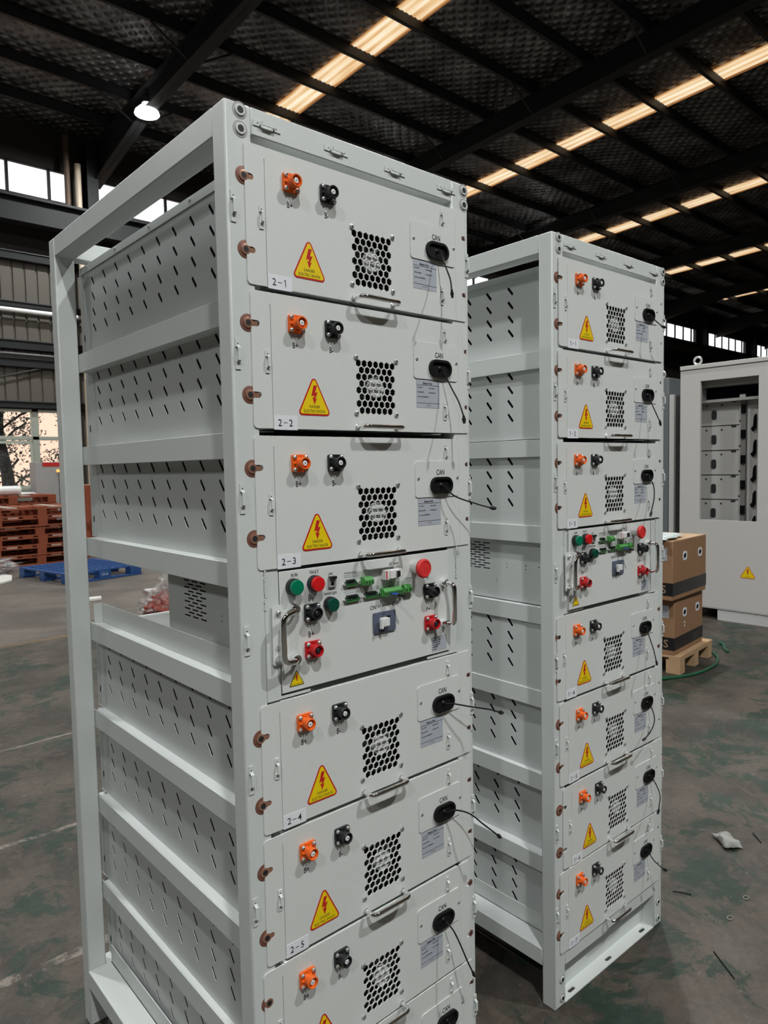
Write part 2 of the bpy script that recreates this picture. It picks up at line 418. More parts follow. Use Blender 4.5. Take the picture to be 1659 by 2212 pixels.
struct(MB().mat(darkwall).box(X1, X1+.2, Y0, YW+.1, 0, 10.3).build('wall_right'))
# back (window) wall: parts around the two rows of windows
LW = [(-3.2, 4.75), (5.75, 11.0)]                      # low windows x ranges, z 1.15..2.9
UW = []                                                # upper windows
x = -6.9
while x < 58: UW.append((x+.25, x+5.78)); x += 6.0
bw = MB().mat(sill_m)
def wallspan(mb, a, b, z0, z1, holes):
    cur = a
    for h0, h1 in sorted(holes):
        if h0 > cur: mb.box(cur, h0, YW, YW+.15, z0, z1)
        cur = max(cur, h1)
    if cur < b: mb.box(cur, b, YW, YW+.15, z0, z1)
bw.box(X0, X1, YW, YW+.15, 0, 1.12)
bw.mat(beige); wallspan(bw, X0, X1, 1.12, 2.9, LW)
# ribbed beige sheet between low and high rows
pts = []; x = X0
while x < X1-.26:
    pts += [(x, YW), (x+.20, YW), (x+.212, YW+.03), (x+.232, YW+.03)]; x += .245
pts += [(X1, YW), (X1, YW+.15), (X0, YW+.15)]
bw.prism(pts, 'z', 2.9, 6.0)
bw.mat(darkwall).box(X0, X1, YW, YW+.15, 6.0, 7.43); wallspan(bw, X0, X1, 7.43, 8.10, UW); bw.box(X0, X1, YW, YW+.15, 8.10, 9.1)
struct(bw.build('wall_back', smooth=0))
wn = 0
for a, b in UW:
    if b < -1: continue
    wn += 1
    f = MB().mat(darksteel)
    f.box(a, b, YW+.02, YW+.08, 7.43, 7.45); f.box(a, b, YW+.02, YW+.08, 8.08, 8.10)
    k = a+.1
    while k < b+.01:
        f.box(k-.03, k+.03, YW+.02, YW+.08, 7.43, 8.10); k += .835
    fo = struct(f.build('window_%d' % wn, smooth=0)); MB().mat(glass_m).box(a, b, YW+.045, YW+.05, 7.44, 8.09).build('pane', parent=fo, smooth=0)
for a, b in LW:
    wn += 1
    f = MB().mat(winframe)
    f.box(a, b, YW-.02, YW+.1, 1.12, 1.20); f.box(a, b, YW-.02, YW+.1, 2.84, 2.9); f.box(a, b, YW-.02, YW+.1, 2.24, 2.32)
    k = b-.82
    ms = []
    while k > a: ms.append(k); k -= 1.68
    for k in ms: f.box(k-.07, k+.07, YW-.02, YW+.1, 1.12, 2.9)
    f.box(a, a+.06, YW-.02, YW+.1, 1.12, 2.9); f.box(b-.06, b, YW-.02, YW+.1, 1.12, 2.9)
    f.box(a-.05, b+.05, YW-.14, YW+.02, 1.08, 1.12)
    fo = struct(f.build('window_%d' % wn, smooth=0, bevel=.006)); MB().mat(glass_m).box(a, b, YW+.045, YW+.05, 1.16, 2.88).build('pane', parent=fo, smooth=0)
    for k in ms[:3]:     # opened top hung sashes left of each mullion
        s = MB().mat(winframe)
        x0_, x1_ = k-1.5, k-.08
        def sb(u0, u1, v0, v1):
            pp = []
            for (u_, v_) in ((u0, v0), (u1, v0), (u1, v1), (u0, v1)):
                pp.append((x0_+u_, v_))
            for t in (0, .04):
                pass
            tilt = .10
            vv = [(x_, YW-.03-(2.22-z_)*tilt, z_) for x_, z_ in pp]+[(x_, YW+.0-(2.22-z_)*tilt, z_) for x_, z_ in pp]
            s.add(vv, [(0, 1, 2, 3), (7, 6, 5, 4), (0, 4, 5, 1), (1, 5, 6, 2), (2, 6, 7, 3), (3, 7, 4, 0)])
        W_ = x1_-x0_
        sb(0, W_, 1.2, 1.26); sb(0, W_, 2.16, 2.22); sb(0, .05, 1.2, 2.22); sb(W_-.05, W_, 1.2, 2.22)
        s.build('sash', parent=fo, smooth=0)
# crane runway, girts, pipes on the back wall
tn = 0
def trim(mb, label=None, **kw):
    global tn; tn += 1
    return struct(mb.build('trim_%d' % tn, **kw), label)
trim(MB().mat(darksteel).box(X0, X1, YW-.75, YW-.45, 7.10, 7.15).box(X0, X1, YW-.62, YW-.58, 6.68, 7.10).box(X0, X1, YW-.75, YW-.45, 6.62, 6.68), smooth=0)
girt = mat('girt_steel', (.05, .05, .054), .4)
for z0, z1, d in ((6.0, 6.17, .16), (5.02, 5.14, .14), (4.15, 4.34, .13), (3.78, 3.96, .13), (2.92, 3.06, .12)):
    trim(MB().mat(darksteel).box(X0, X1, YW-d, YW-.002, z0, z1-.02).mat(girt).box(X0, X1, YW-d-.03, YW-.002, z1-.02, z1), smooth=0)  # paler top strip: light on the girt ledge put into its colour
trim(MB().mat(whitep).tube([(X0, YW-.18, 4.94), (X1, YW-.18, 4.94)], .05, 10))  # white tube stands for a lit strip, its brightness put into the colour
trim(MB().mat(girt).tube([(X0, YW-.18, 4.03), (X1, YW-.18, 4.03)], .035, 10))
beigep = mat('beige_downpipe', (.62, .50, .38), .5)
brownp = mat('brown_conduit', (.12, .075, .05), .6)
trim(MB().mat(beigep).tube([(4.95, YW-.35, 0), (4.95, YW-.35, 8.2)], .065, 12))
trim(MB().mat(brownp).tube([(4.72, YW-.35, 0), (4.72, YW-.35, 8.75)], .06, 12))
# roof frames: columns, rafters, purlins
for k in range(-2, 10):
    xr = 5.25+6.01*k
    trim(MB().mat(darksteel).box(xr-.12, xr+.12, YW-.40, YW-.385, 0, 8.72).box(xr-.12, xr+.12, YW-.03, YW-.01, 0, 8.72).box(xr-.01, xr+.01, YW-.385, YW-.03, 0, 8.72), smooth=0)
for xr in [5.42+6.33*k for k in range(-2, 9)]:
    r = MB().mat(darksteel)
    def beam(y0, y1, d0, d1):
        a0, a1 = zr(y0)-.21, zr(y1)-.21
        for (xa, xb, t0, t1) in ((xr-.12, xr+.12, 0, .015), (xr-.12, xr+.12, None, None), (xr-.008, xr+.008, 0, 1)):
            if t0 is None: zz = [(a0-d0, a0-d0+.015), (a1-d1, a1-d1+.015)]
            elif t1 == 1: zz = [(a0-d0, a0), (a1-d1, a1)]
            else: zz = [(a0-.015, a0), (a1-.015, a1)]
            v = [(xa, y0, zz[0][0]), (xb, y0, zz[0][0]), (xb, y0, zz[0][1]), (xa, y0, zz[0][1]), (xa, y1, zz[1][0]), (xb, y1, zz[1][0]), (xb, y1, zz[1][1]), (xa, y1, zz[1][1])]
            r.add(v, [(0, 1, 2, 3), (7, 6, 5, 4), (0, 4, 5, 1), (1, 5, 6, 2), (2, 6, 7, 3), (3, 7, 4, 0)])
    beam(Y0, 12.4, .42, .42); beam(12.4, YW-.03, .42, .85)
    trim(r, smooth=0)
yp = [5.60+1.245*k for k in range(-14, 9)]
for y in yp:
    if y > YW-.1: continue
    z = zr(y); trim(MB().mat(purlin_m).box(X0, X1, y-.035, y-.03, z-.2, z-.004).box(X0, X1, y-.035, y+.035, z-.2, z-.193).box(X0, X1, y-.035, y+.035, z-.012, z-.004).box(X0, X1, y+.03, y+.035, z-.2, z-.175), smooth=0)
# knee braces from purlins to the rafter bottom flange
br = MB().mat(purlin_m)
for xr in [5.42+6.33*k for k in range(0, 4)]:
    for y in yp[8:22:2]:
        z = zr(y)
        for s_ in (-1, 1): br.tube([(xr+s_*.75, y, z-.2), (xr+s_*.05, y, z-.62)], .022, 6)
trim(br)
for xs in [8.18+6.30*k for k in range(-2, 9)]:
    wn += 1; q = MB().mat(skyl_m); hw = .31
    # corrugated translucent sheet just under the foil
    n = 12; vs = []; fs = []
    for i in range(n+1):
        x = -hw+2*hw*i/n; dz = .02 if i % 2 else 0
        vs += [(x, Y0+1, zr(Y0+1)-.035+dz), (x, 13.6, zr(13.6)-.035+dz)]
    for i in range(n): fs.append((2*i, 2*i+1, 2*i+3, 2*i+2))
    q.add(vs, fs); struct(q.build('window_%d' % wn, smooth=0, loc=(xs, 0, 0)))
# diagonal bracing and sagging wire seen on the wall
trim(MB().mat(purlin_m).tube([(-2, YW-.1, 2.0), (5.2, YW-.1, 4.1)], .02, 6))

# ------------------------------------------------------------------ outside: facade and trees
fa = thing('neighbouring_building', 'sunlit peach coloured building seen through the lower left windows', 'building', (0, 30, -.1))
MB().mat(peach).box(-14, 26, 0, 6, 0, 6.2).build('facade', parent=fa, smooth=0)
for k in range(9):
    MB().mat(bluegrey).box(-11+4.1*k, -10.1+4.1*k, -.03, .02, 1.7, 3.2).build('window', parent=fa, smooth=0)
def tree(x, y, h, seed, label, crown=1.0):
    rnd = random.Random(seed); t = thing('tree', label, 'tree', (x, y, -.1), group=None)
    tr = MB().mat(bark); pts = [(0, 0, 0), (.1, .05, h*.3), (-.05, .1, h*.6), (.12, 0, h*.9)]
    tr.tube(smoothpath(pts), .16, 8, rs=[.20-.13*i/18 for i in range(19)])
    for k in range(9):
        z = h*(.25+.07*k); an = rnd.uniform(0, 6.28); L = rnd.uniform(.8, 1.6)
        tr.tube([(0, 0, z), (L*.5*math.cos(an), L*.5*math.sin(an), z+.3), (L*math.cos(an), L*math.sin(an), z+.5)], .03, 5)
    tr.build('trunk', parent=t)
    lf = MB().mat(leaf_m)
    for k in range(46):
        c = Vector((rnd.gauss(0, .85*crown), rnd.gauss(0, .7*crown), h*rnd.uniform(.22, 1.0)))
        for j in range(70):
            p = c+Vector((rnd.gauss(0, .2), rnd.gauss(0, .2), rnd.gauss(0, .17))); s_ = rnd.uniform(.03, .06)
            a = Vector((rnd.gauss(0, 1), rnd.gauss(0, 1), rnd.gauss(0, 1))).normalized(); b = a.orthogonal().normalized()
            lf.add([p-a*s_, p+b*s_*.6, p+a*s_, p-b*s_*.6], [(0, 1, 2, 3)])
    lf.build('foliage', parent=t, smooth=0)
tree(4.0, 18.6, 4.6, 1, 'leafy tree with a thick leaning trunk outside the left window')
tree(8.2, 22.6, 3.8, 2, 'smaller bushy tree outside, right of the thick trunk', .8)
tree(1.0, 20.5, 5.0, 3, 'tree behind the thick trunk outside the left window')

# ------------------------------------------------------------------ lamps
def lamp(x, y, z, k, label):
    t = thing('high_bay_lamp', label, 'lamp', (x, y, z), group='high bay lamps')
    top = zr(y)-.63-z if abs(((x-5.42)/6.33) % 1) < .02 or abs(((x-5.42)/6.33) % 1) > .98 else zr(y)-.2-z
    MB().mat(hood).lathe((0, 0, 0), (0, 0, 1), [(.235, 0), (.22, .05), (.15, .12), (.085, .17), (.085, .2)], 28).build('shade', parent=t)
    MB().mat(lampwhite).lathe((0, 0, -.012), (0, 0, 1), [(.10, 0), (.225, .004), (.228, .011)], 28).build('lens', parent=t)
    MB().mat(darksteel).cyl((0, 0, .2), (0, 0, 1), .07, .14, 16).build('driver_housing', parent=t)
    MB().mat(darksteel).cyl((0, 0, .34), (0, 0, 1), .008, max(.05, top-.34), 6).build('hanging_rod', parent=t)
    ld = bpy.data.lights.new('lamp_light', 'AREA'); ld.shape = 'DISK'; ld.size = .30; ld.energy = LAMP_W*k; ld.color = (.97, 1.0, .985)
    lo = bpy.data.objects.new('lamp_light', ld); col.objects.link(lo); lo.parent = t; lo.location = (0, 0, -.02)
for a in LAMPS: lamp(*a)
# ================================================================== RACKS
W, D, H, PW, PD = .5785, .9224, 2.1, .0488, .0425
TOPS = [2.0404, 1.8019, 1.5598, 1.0943, .8557, .6174, .3822]
PH = .2295
RX = [(0, 0, 0), (.9659, .0583, -.011)]          # origin of the near rack (2-x) and of the second rack (1-x)
def tab_mesh(mb, cx, cz, vertical=True, L=.046, wd=.008, y=0):
    """pressed steel lashing tab: two feet and a raised bridge"""
    def bx(a0, a1, h0, h1, w_):
        if vertical: mb.box(cx-w_/2, cx+w_/2, y-h1, y-h0, cz+a0, cz+a1)
        else: mb.box(cx+a0, cx+a1, y-h1, y-h0, cz-w_/2, cz+w_/2)
    h = L/2
    bx(-h, -h*.45, 0, .0016, wd); bx(h*.45, h, 0, .0016, wd)
    bx(-h*.42, h*.42, .0055, .0072, wd*.62)
    for s_ in (-1, 1):
        a0, a1 = s_*h*.62, s_*h*.38
        if vertical:
            v = [(cx-wd*.31, y-.001, cz+a0), (cx+wd*.31, y-.001, cz+a0), (cx+wd*.31, y-.0072, cz+a1), (cx-wd*.31, y-.0072, cz+a1)]
        else:
            v = [(cx+a0, y-.001, cz-wd*.31), (cx+a0, y-.001, cz+wd*.31), (cx+a1, y-.0072, cz+wd*.31), (cx+a1, y-.0072, cz-wd*.31)]
        vv = v+[(p[0], p[1]+.0014, p[2]) for p in v]
        mb.add(vv, [(0, 1, 2, 3), (7, 6, 5, 4), (0, 4, 5, 1), (1, 5, 6, 2), (2, 6, 7, 3), (3, 7, 4, 0)])
    c0 = mb.cur; mb.mat(ink)
    if vertical:
        for s_ in (-1, 1): mb.cyl((cx, y-.0016, cz+s_*h*.68), (0, -1, 0), .0012, .0002, 8)
    else:
        for s_ in (-1, 1): mb.cyl((cx+s_*h*.68, y-.0016, cz), (0, -1, 0), .0012, .0002, 8)
    mb.cur = c0
def make_rack(label):
    t = thing('battery_rack', label, 'rack', group=None)
    # posts: box section, bevelled edges
    for (x0, x1) in ((0, PW), (W-PW, W)):
        MB().mat(frame_m).box(x0, x1, 0, PD, 0, H).build('post', t, bevel=.0035)
        MB().mat(frame_m).box(x0, x1, D-PD, D, 0, H).build('post', t, bevel=.0035)
    # top beams
    MB().mat(frame_m).box(PW, W-PW, .0, .045, 2.055, H-.0005).build('top_beam', t, bevel=.002)
    MB().mat(frame_m).box(PW, W-PW, D-.045, D, 2.055, H-.0005).build('top_beam', t, bevel=.002)
    for (x0, x1) in ((.0004, PW-.0005), (W-PW+.0005, W-.0004)):
        MB().mat(frame_m).box(x0, x1, PD, D-PD, 2.052, H-.0003).build('top_beam', t, bevel=.002)
    # lower frame
    MB().mat(frame_m).box(PW, W-PW, .001, .045, .109, .1564).build('base_beam', t, bevel=.002)
    MB().mat(frame_m).box(PW, W-PW, D-.045, D, .109, .1564).build('base_beam', t, bevel=.002)
    for (x0, x1) in ((.0004, PW+.012), (W-PW-.012, W-.0004)):
        MB().mat(frame_m).box(x0, x1, PD, D-PD, .109, .1564).build('base_beam', t, bevel=.002)
    # bolt-down foot plate with three slots and the set back kick panel
    sl = [obround(px, .0165, .030, .0105, -.0) for px in (.100, .291, .485)]
    q = MB().mat(frame_m); q.sheet([(PW, .0), (W-PW, .0), (W-PW, .042), (PW, .042)], sl, 'z', .0035, .0005); q.build('foot_plate', t, smooth=0)
    MB().mat(frame_m).box(PW, W-PW, .040, .0425, .0035, .109).build('kick_panel', t)
    # side rails that carry the packs
    for k, zt in enumerate([1.8108, 1.5705, 1.3315, 1.1045, .8674, .6292, .3905]):
        for s_ in (0, 1):
            q = MB().mat(rail_m)
            def bx(a, b, c, d, e, f):
                if s_: a, b = W-b, W-a
                q.box(a, b, c, d, e, f)
            bx(PW+.0002, PW+.003, .03, D-.03, zt-.0475, zt)
            bx(PW+.003, .105, .044, D-.046, zt-.0025, zt)
            bx(PW+.003, .085, .044, D-.046, zt-.0475, zt-.045)
            if zt == 1.1045:          # tray upstand beside the control unit
                bx(.0735, .0755, .05, D-.06, zt, 1.156)
                bx(.0515, .0735, D-.062, D-.06, zt, 1.156)
            q.build('side_rail', t, bevel=.0008)
    for s_ in (0, 1):
        q = MB().mat(rail_m)
        for (a, b, c, d, e, f) in ((PW+.013, PW+.0155, .044, D-.046, .1565, .204),):
            if s_: a, b = W-b, W-a
            q.box(a, b, c, d, e, f)
        q.build('bottom_rail', t)
    # shelves (horizontal trays) and filler strips beside the control unit
    for zt in (1.1045,):
        MB().mat(rail_m).box(.105, W-.105, .05, D-.06, zt-.0025, zt-.0005).build('tray', t)
    fz0, fz1 = 1.0975, 1.333
    q = MB().mat(frame_m); q.box(PW-.0002, .0768, .0012, .004, fz0, fz1); q.box(PW-.0002, .0505, .001, .0016, 1.262, fz1-.01)
    q.build('filler_strip', t)
    MB().mat(frame_m).box(.5036, W-PW+.0002, .0012, .004, fz0, fz1).build('filler_strip', t)
    MB().mat(rail_m).box(.0768, .14, .002, .004, fz0, fz0+.005).build('filler_lip', t); MB().mat(rail_m).box(.44, .5036, .002, .004, fz0, fz0+.005).build('filler_lip', t)
    # nut inserts at the corners
    for (x_, z_) in ((.0282, 2.0875), (.0282, 2.058), (W-.0282+.016, 2.0865), (W-.0282+.016, 2.0565), (.033, .077), (.034, .0225), (W-.022, .077), (W-.022, .0225)):
        q = MB().mat(frame_m).lathe((x_, 0, z_), (0, -1, 0), [(.0092, -.001), (.0092, .0022), (.0086, .0028), (.0060, .0028)], 24)
        q.mat(ink).cyl((x_, -.0026, z_), (0, -1, 0), .0058, .0004, 18).mat(mat('insert_surround', (.38, .37, .37), .6)).cyl((x_, -.0002, z_), (0, -1, 0), .0135, .0004, 24); q.build('nut_insert', t)  # grey disc, darker than the frame paint, around each insert
    # copper coloured threaded inserts behind the pack ears
    for i, zt in enumerate(TOPS):
        for dz in (.0555, .1745):
            for (x_, sx_) in ((.0315, 1), (.5625, 0)):
                if not sx_:
                    q = MB().mat(copper).lathe((x_, 0, zt-dz), (0, -1, 0), [(.0072, -.001), (.0072, .0006), (.005, .0010)], 24)
                    q.mat(ink).cyl((x_, -.0008, zt-dz), (0, -1, 0), .0030, .0004, 14); q.build('threaded_insert', t); continue
                q = MB().mat(copper).lathe((x_, 0, zt-dz), (0, -1, 0), [(.0150, -.001), (.0150, .0004), (.0145, .0006)], 28)
                q.mat(copper2).lathe((x_, -.0006, zt-dz), (0, -1, 0), [(.0088, 0), (.0088, .0012), (.0078, .0016), (.0056, .0016)], 24)
                q.mat(ink).cyl((x_, -.0021, zt-dz), (0, -1, 0), .0050, .0002, 18)
                q.mat(copper2).box(min(x_, x_+sx_*.018), max(x_, x_+sx_*.018), -.0012, -.0002, zt-dz-.0038, zt-dz+.0038)
                q.build('threaded_insert', t)
    # lashing tabs
    for z_ in (1.931, 1.693, 1.454, 1.213, .972, .737, .500, .266):
        for x_ in (.0105, W-.0052):
            q = MB().mat(frame_m); tab_mesh(q, x_, z_, True, .050, .0095); q.build('lashing_tab', t)
    for x_ in (.079, .2257, .369, .514):
        q = MB().mat(frame_m); tab_mesh(q, x_, 2.0762, False, .054, .0095); q.build('lashing_tab', t)
    # weld blobs
    q = MB().mat(frame_m); rnd = random.Random(3)
    for x_ in (PW, W-PW):
        for k in range(16):
            q.cyl((x_+rnd.uniform(-.001, .001), .0005, 1.262+.07*k/16), (0, -1, 0), .0022, .0011+rnd.random()*.0006, 7)
    q.build('weld_bead', t)
    return t
rack_near = make_rack('near pale grey rack holding the packs numbered 2-1 to 2-5 around a control unit')
rack_far = copy_tree(rack_near)
rack_far['label'] = 'second pale grey rack, further right, whose packs are numbered 1-1 to 1-7'
for ch in rack_far.children:      # the second rack's inserts sit a little further out
    if ch.name.startswith('threaded_insert') and sum(v[0] for v in ch.bound_box)/8 < .1: ch.location.x -= .0085
    elif ch.name.startswith('threaded_insert'): ch.location.x -= .0105
rack_far.location = (*RX[1][:2], 0); rack_far.rotation_euler = (0, 0, RX[1][2])

# ------------------------------------------------------------------ pack parts (local: x as in the rack, z = 0 at the pack's bottom)
def zz(dz): return PH-dz
def screw(parent, x, y, z, r=.0036, name='screw', h=.003):
    q = MB().mat(steel).lathe((x, y, z), (0, -1, 0), [(r*1.15, 0), (r*1.15, h*.25), (r, h*.3), (r*.95, h*.75), (r*.6, h)], 16)
    q.mat(ink).box(x-r*.45, x+r*.45, y-h-.0002, y-h+.0004, z-r*.12, z+r*.12).box(x-r*.12, x+r*.12, y-h-.0002, y-h+.0004, z-r*.45, z+r*.45)
    return q.build(name, parent)
def connector(parent, name, x, z, body, core, y0=-.004, slotted=False):
    q = MB().mat(body)
    q.sheet(rrect(x-.0165, x+.0165, z-.0155, z+.0155, .0035), [], 'y', y0-.005, y0)
    q.lathe((x, y0-.004, z), (0, -1, 0), [(.0118, 0), (.0102, .003), (.0090, .007), (.0090, .010), (.0100, .0112), (.0108, .0118), (.0110, .0170), (.0104, .0178), (.0088, .0178), (.0084, .0172), (.0082, .011)], 28)
    # webs between flange and barrel
    for a in (0, PI/2, PI, 3*PI/2):
        dx, dz = math.cos(a), math.sin(a)
        q.box(min(x, x+dx*.014)-.0012*abs(dz), max(x, x+dx*.014)+.0012*abs(dz), y0-.0078, y0-.004, min(z, z+dz*.0135)-.0012*abs(dx), max(z, z+dz*.0135)+.0012*abs(dx))
    o = q.build(name, parent, bevel=0)
    q = MB().mat(body if core is not whitep else mat(body.name+'_bore_shade', tuple(v*.45 for v in body.node_tree.nodes['Principled BSDF'].inputs['Base Color'].default_value[:3]), .5)).cyl((x, y0-.0125, z), (0, -1, 0), .0083, .0006, 24)  # bore takes a darkened body colour, the recess shade painted in
    q.build('bore', o)
    q = MB().mat(core).lathe((x, y0-.0128, z), (0, -1, 0), [(.0048, 0), (.0048, .0066), (.0042, .0072)], 20).mat(ink).cyl((x, y0-.0198, z), (0, -1, 0), .0011 if core is whitep else .0022, .0004, 12)
    q.build('contact_pin', o)
    for sx_ in (-1, 1):
        for sz_ in (-1, 1): screw(o, x+sx_*.0118, y0-.005, z+sz_*.0110, .0034, h=.0042)
    return o
def warning(parent, name, x0, x1, zb, zt, y, lines=('DANGER', 'ELECTRIC SHOCK'), border=inkred, bolt=inkred, rr=.0062, bw_=.0030):
    xm = (x0+x1)/2; T = [(x0, zb), (x1, zb), (xm, zt)]
    def inset(T, d):
        c = Vector((sum(p[0] for p in T)/3, sum(p[1] for p in T)/3)); rin = c.y-min(p[1] for p in T)
        return [tuple(c+(Vector(p)-c)*(1-d/rin)) for p in T]
    k = 1/.95
    To = [(x0-rr*.5, zb), (x1+rr*.5, zb), (xm, zt+rr*.9)]
    q = MB().mat(border); q.sheet(rtri(To, rr), [], 'y', y-.0004, y)
    q.mat(yellow); q.sheet(rtri(inset(To, bw_), rr*.55), [], 'y', y-.0007, y-.0003)
    hgt = zt-zb; c = (xm, zb+hgt*.53); s_ = hgt*.21
    B = [(-.10, 1.25), (.42, 1.25), (.12, .35), (.52, .42), (.12, -.42), (.36, -.36), (-.02, -1.15), (-.34, -.22), (-.12, -.36), (-.02, -.02), (-.48, -.10)]
    q.mat(bolt); q.sheet([(c[0]+a*s_, c[1]+b*s_) for a, b in B], [], 'y', y-.0009, y-.0006)
    q.mat(ink)
    if len(lines) == 2:
        q.text(lines[0], xm, zb+hgt*.235, hgt*.072, y-.0009, .85); q.text(lines[1], xm, zb+hgt*.115, hgt*.072, y-.0009, .85)
    elif lines: q.text(lines[0], xm, zb+hgt*.13, hgt*.055, y-.0009, 1)
    return q.build(name, parent, smooth=0)
def handle(parent, pts, r=.0036, foot=.0062, name='handle'):
    q = MB().mat(chrome).tube(fillet(pts, .014), r, 12)
    for p, nx in ((pts[0], pts[1]), (pts[-1], pts[-2])):
        d = (Vector(nx)-Vector(p)).normalized()
        fl_ = .003 if foot < .007 else .013
        q.lathe(Vector(p), d, [(foot, 0), (foot, fl_*.7), (foot*.8, fl_)], 16)
    return q.build(name, parent)
def side_sheet(q, xa, xb, mirror=False):
    holes = []
    for c in range(9):
        for r_ in range(4):
            y_, z_ = .8245-.0794*c, zz(.0475+.0393*r_)
            holes.append(obround(y_, z_, .0295, .0078, math.atan2(.021, .017)))
    if mirror: xa, xb = .6168-xa, .6168-xb
    q.sheet([(.0, .0012), (.881, .0012), (.881, PH-.002), (.0, PH-.002)], holes, 'x', xa, xb)
def make_pack():
    t = thing('battery_pack', 'x', 'battery pack', group=None)
    # --- front panel: ears with slots, honeycomb fan grille, bend lines
    def arc(cx, cz, r, a0, a1, n=5): return [(cx+r*math.cos(math.radians(a0+(a1-a0)*i/n)), cz+r*math.sin(math.radians(a0+(a1-a0)*i/n))) for i in range(n+1)]
    xl, xr = .0375, .5715
    out = arc(xl+.007, .007, .007, 270, 180)
    for dz in (.1738, .0548):
        out += [(xl, zz(dz)-.0052)] + arc(xl+.0115, zz(dz), .0052, -90, 90, 6) + [(xl, zz(dz)+.0052)]
    out += arc(xl+.007, PH-.007, .007, 180, 90) + [(.079, PH), (.079, PH-.0012), (.081, PH-.0012), (.081, PH), (.536, PH), (.536, PH-.0012), (.538, PH-.0012), (.538, PH)] + arc(xr-.004, PH-.004, .004, 90, 0)
    for dz in (.0548, .1738):
        out += [(xr, zz(dz)+.0046)] + arc(xr-.0055, zz(dz), .0046, 90, 270, 6) + [(xr, zz(dz)-.0046)]
    out += arc(xr-.004, .004, .004, 0, -90)
    out = out[::-1]
    holes = [[(.0749, zz(.0190)), (.0762, zz(.0190)), (.0762, .0010), (.0749, .0010)], [(.5417, zz(.019)), (.5421, zz(.019)), (.5421, .001), (.5417, .001)]]
    px, pz, rh = .01428, .01262, .00725
    for r_ in range(8):
        n = 7 if r_ % 2 == 0 else 6; x0 = .2672+(0 if n == 7 else px/2)
        for c in range(n):
            cx, cz = x0+px*c, zz(.1030+pz*r_)
            holes.append([(cx+rh*math.cos(math.radians(30+60*k))*.985, cz+rh*math.sin(math.radians(30+60*k))) for k in range(6)])
    q = MB().mat(pack_m).sheet(out, holes, 'y', -.004, -.0018)
    q.box(.081, .536, -.0018, .012, PH-.0022, PH-.0003)
    q.build('front_panel', t, smooth=0)
    # --- case: perforated sides, back, top and bottom
    q = MB().mat(side_m); side_sheet(q, .0752, .0764); side_sheet(q, .0752, .0764, True)
    q.box(.0764, .5404, .0, .925, .0003, .0015).box(.0764, .5404, .012, .925, PH-.0032, PH-.0020)
    q.box(.0785, .538, .92, .925, .0015, PH-.0032)
    for xa in (.0772, .5384):
        q.box(xa, xa+.0012, .875, .925, .0012, PH-.0032)
    q.build('case', t, smooth=0)
    q = MB().mat(side_m).box(.0738, .5422, .012, .918, PH-.0018, PH+.0002).box(.0738, .0748, .012, .918, PH-.018, PH-.0018).box(.5414, .5422, .012, .918, PH-.018, PH-.0018)
    ld = q.build('lid', t, smooth=0)
    for y_ in (.858, .665, .468, .272): MB().mat(steel).lathe((.0738, y_, PH-.006), (-1, 0, 0), [(.0036, 0), (.0036, .0012), (.0020, .0024)], 12).build('screw', ld)
    MB().mat(ink).prism(obround(.905, .048, .018, .007, PI/2), 'x', .0768, .0774).build('lifting_slot', t)
    MB().mat(black_in).box(.0770, .5385, .085, .87, .004, PH-.006).build('slot_shade_liner', t, smooth=0)  # black liner added behind the slots so the unlit inside reads dark
    # --- fan
    f = MB().mat(blackp); fx, fz = .3150, zz(.1455)
    f.box(fx-.05, fx-.047, .004, .03, fz-.05, fz+.05).box(fx+.047, fx+.05, .004, .03, fz-.05, fz+.05).box(fx-.05, fx+.05, .004, .03, fz-.05, fz-.047).box(fx-.05, fx+.05, .004, .03, fz+.047, fz+.05).box(fx-.05, fx+.05, .028, .03, fz-.05, fz+.05)
    for k in range(7):
        a = 2*PI*k/7; c, s_ = math.cos(a), math.sin(a); c2, s2 = math.cos(a+.5), math.sin(a+.5)
        f.add([(fx+.017*c, .009, fz+.017*s_), (fx+.044*c, .008, fz+.044*s_), (fx+.044*c2, .020, fz+.044*s2), (fx+.017*c2, .018, fz+.017*s2)], [(0, 1, 2, 3)])
    fo = f.build('fan', t, smooth=0)
    h = MB().mat(whitep).lathe((fx, .0105, fz), (0, -1, 0), [(.0195, 0), (.0195, .0085), (.0188, .0092)], 28)
    h.mat(ink)
    for i in range(5): h.box(fx-.013, fx+.013-.004*(i % 2), .0009, .0013, fz+.006-.004*i, fz+.0068-.004*i)
    h.build('hub', fo)
    for (sx_, sz_) in ((.2606, .0925), (.3622, .0925), (.2594, .1972), (.3610, .1968)): screw(t, sx_, -.004, zz(sz_), .0044, h=.0035)
    # --- connectors and lettering
    connector(t, 'positive_connector', .1268, zz(.0480), orange_m, whitep)
    connector(t, 'negative_connector', .2060, zz(.0480), blackp, whitep)
    for s_, x_, dz in (('B+', .1250, .0842), ('B-', .2040, .0848)): MB().mat(ink).text(s_, x_, zz(dz), .0102, -.0043, .74, bold=.018).build('lettering', t, smooth=0)
    warning(t, 'warning_sticker', .1285, .1968, zz(.2048), zz(.1372), -.0042)
    # --- handle
    hz = zz(.2225)
    handle(t, [(.2620, -.004, hz), (.2620, -.030, hz), (.3600, -.030, hz), (.3600, -.004, hz)], .0044, .0052)
    # --- cable cover plate
    cp = MB().mat(pack_m).sheet(rrect(.4100, .5378, zz(.1212), zz(.0470), .007), [], 'y', -.0058, -.004).build('cable_cover', t, smooth=0)
    screw(cp, .4185, -.0058, zz(.0825), .0030, h=.0016); screw(cp, .5345, -.0058, zz(.0825), .0030, h=.0016)
    MB().mat(ink).text('CAN', .4825, zz(.0700), .0108, -.0061, .74, bold=.012).build('lettering', cp, smooth=0)
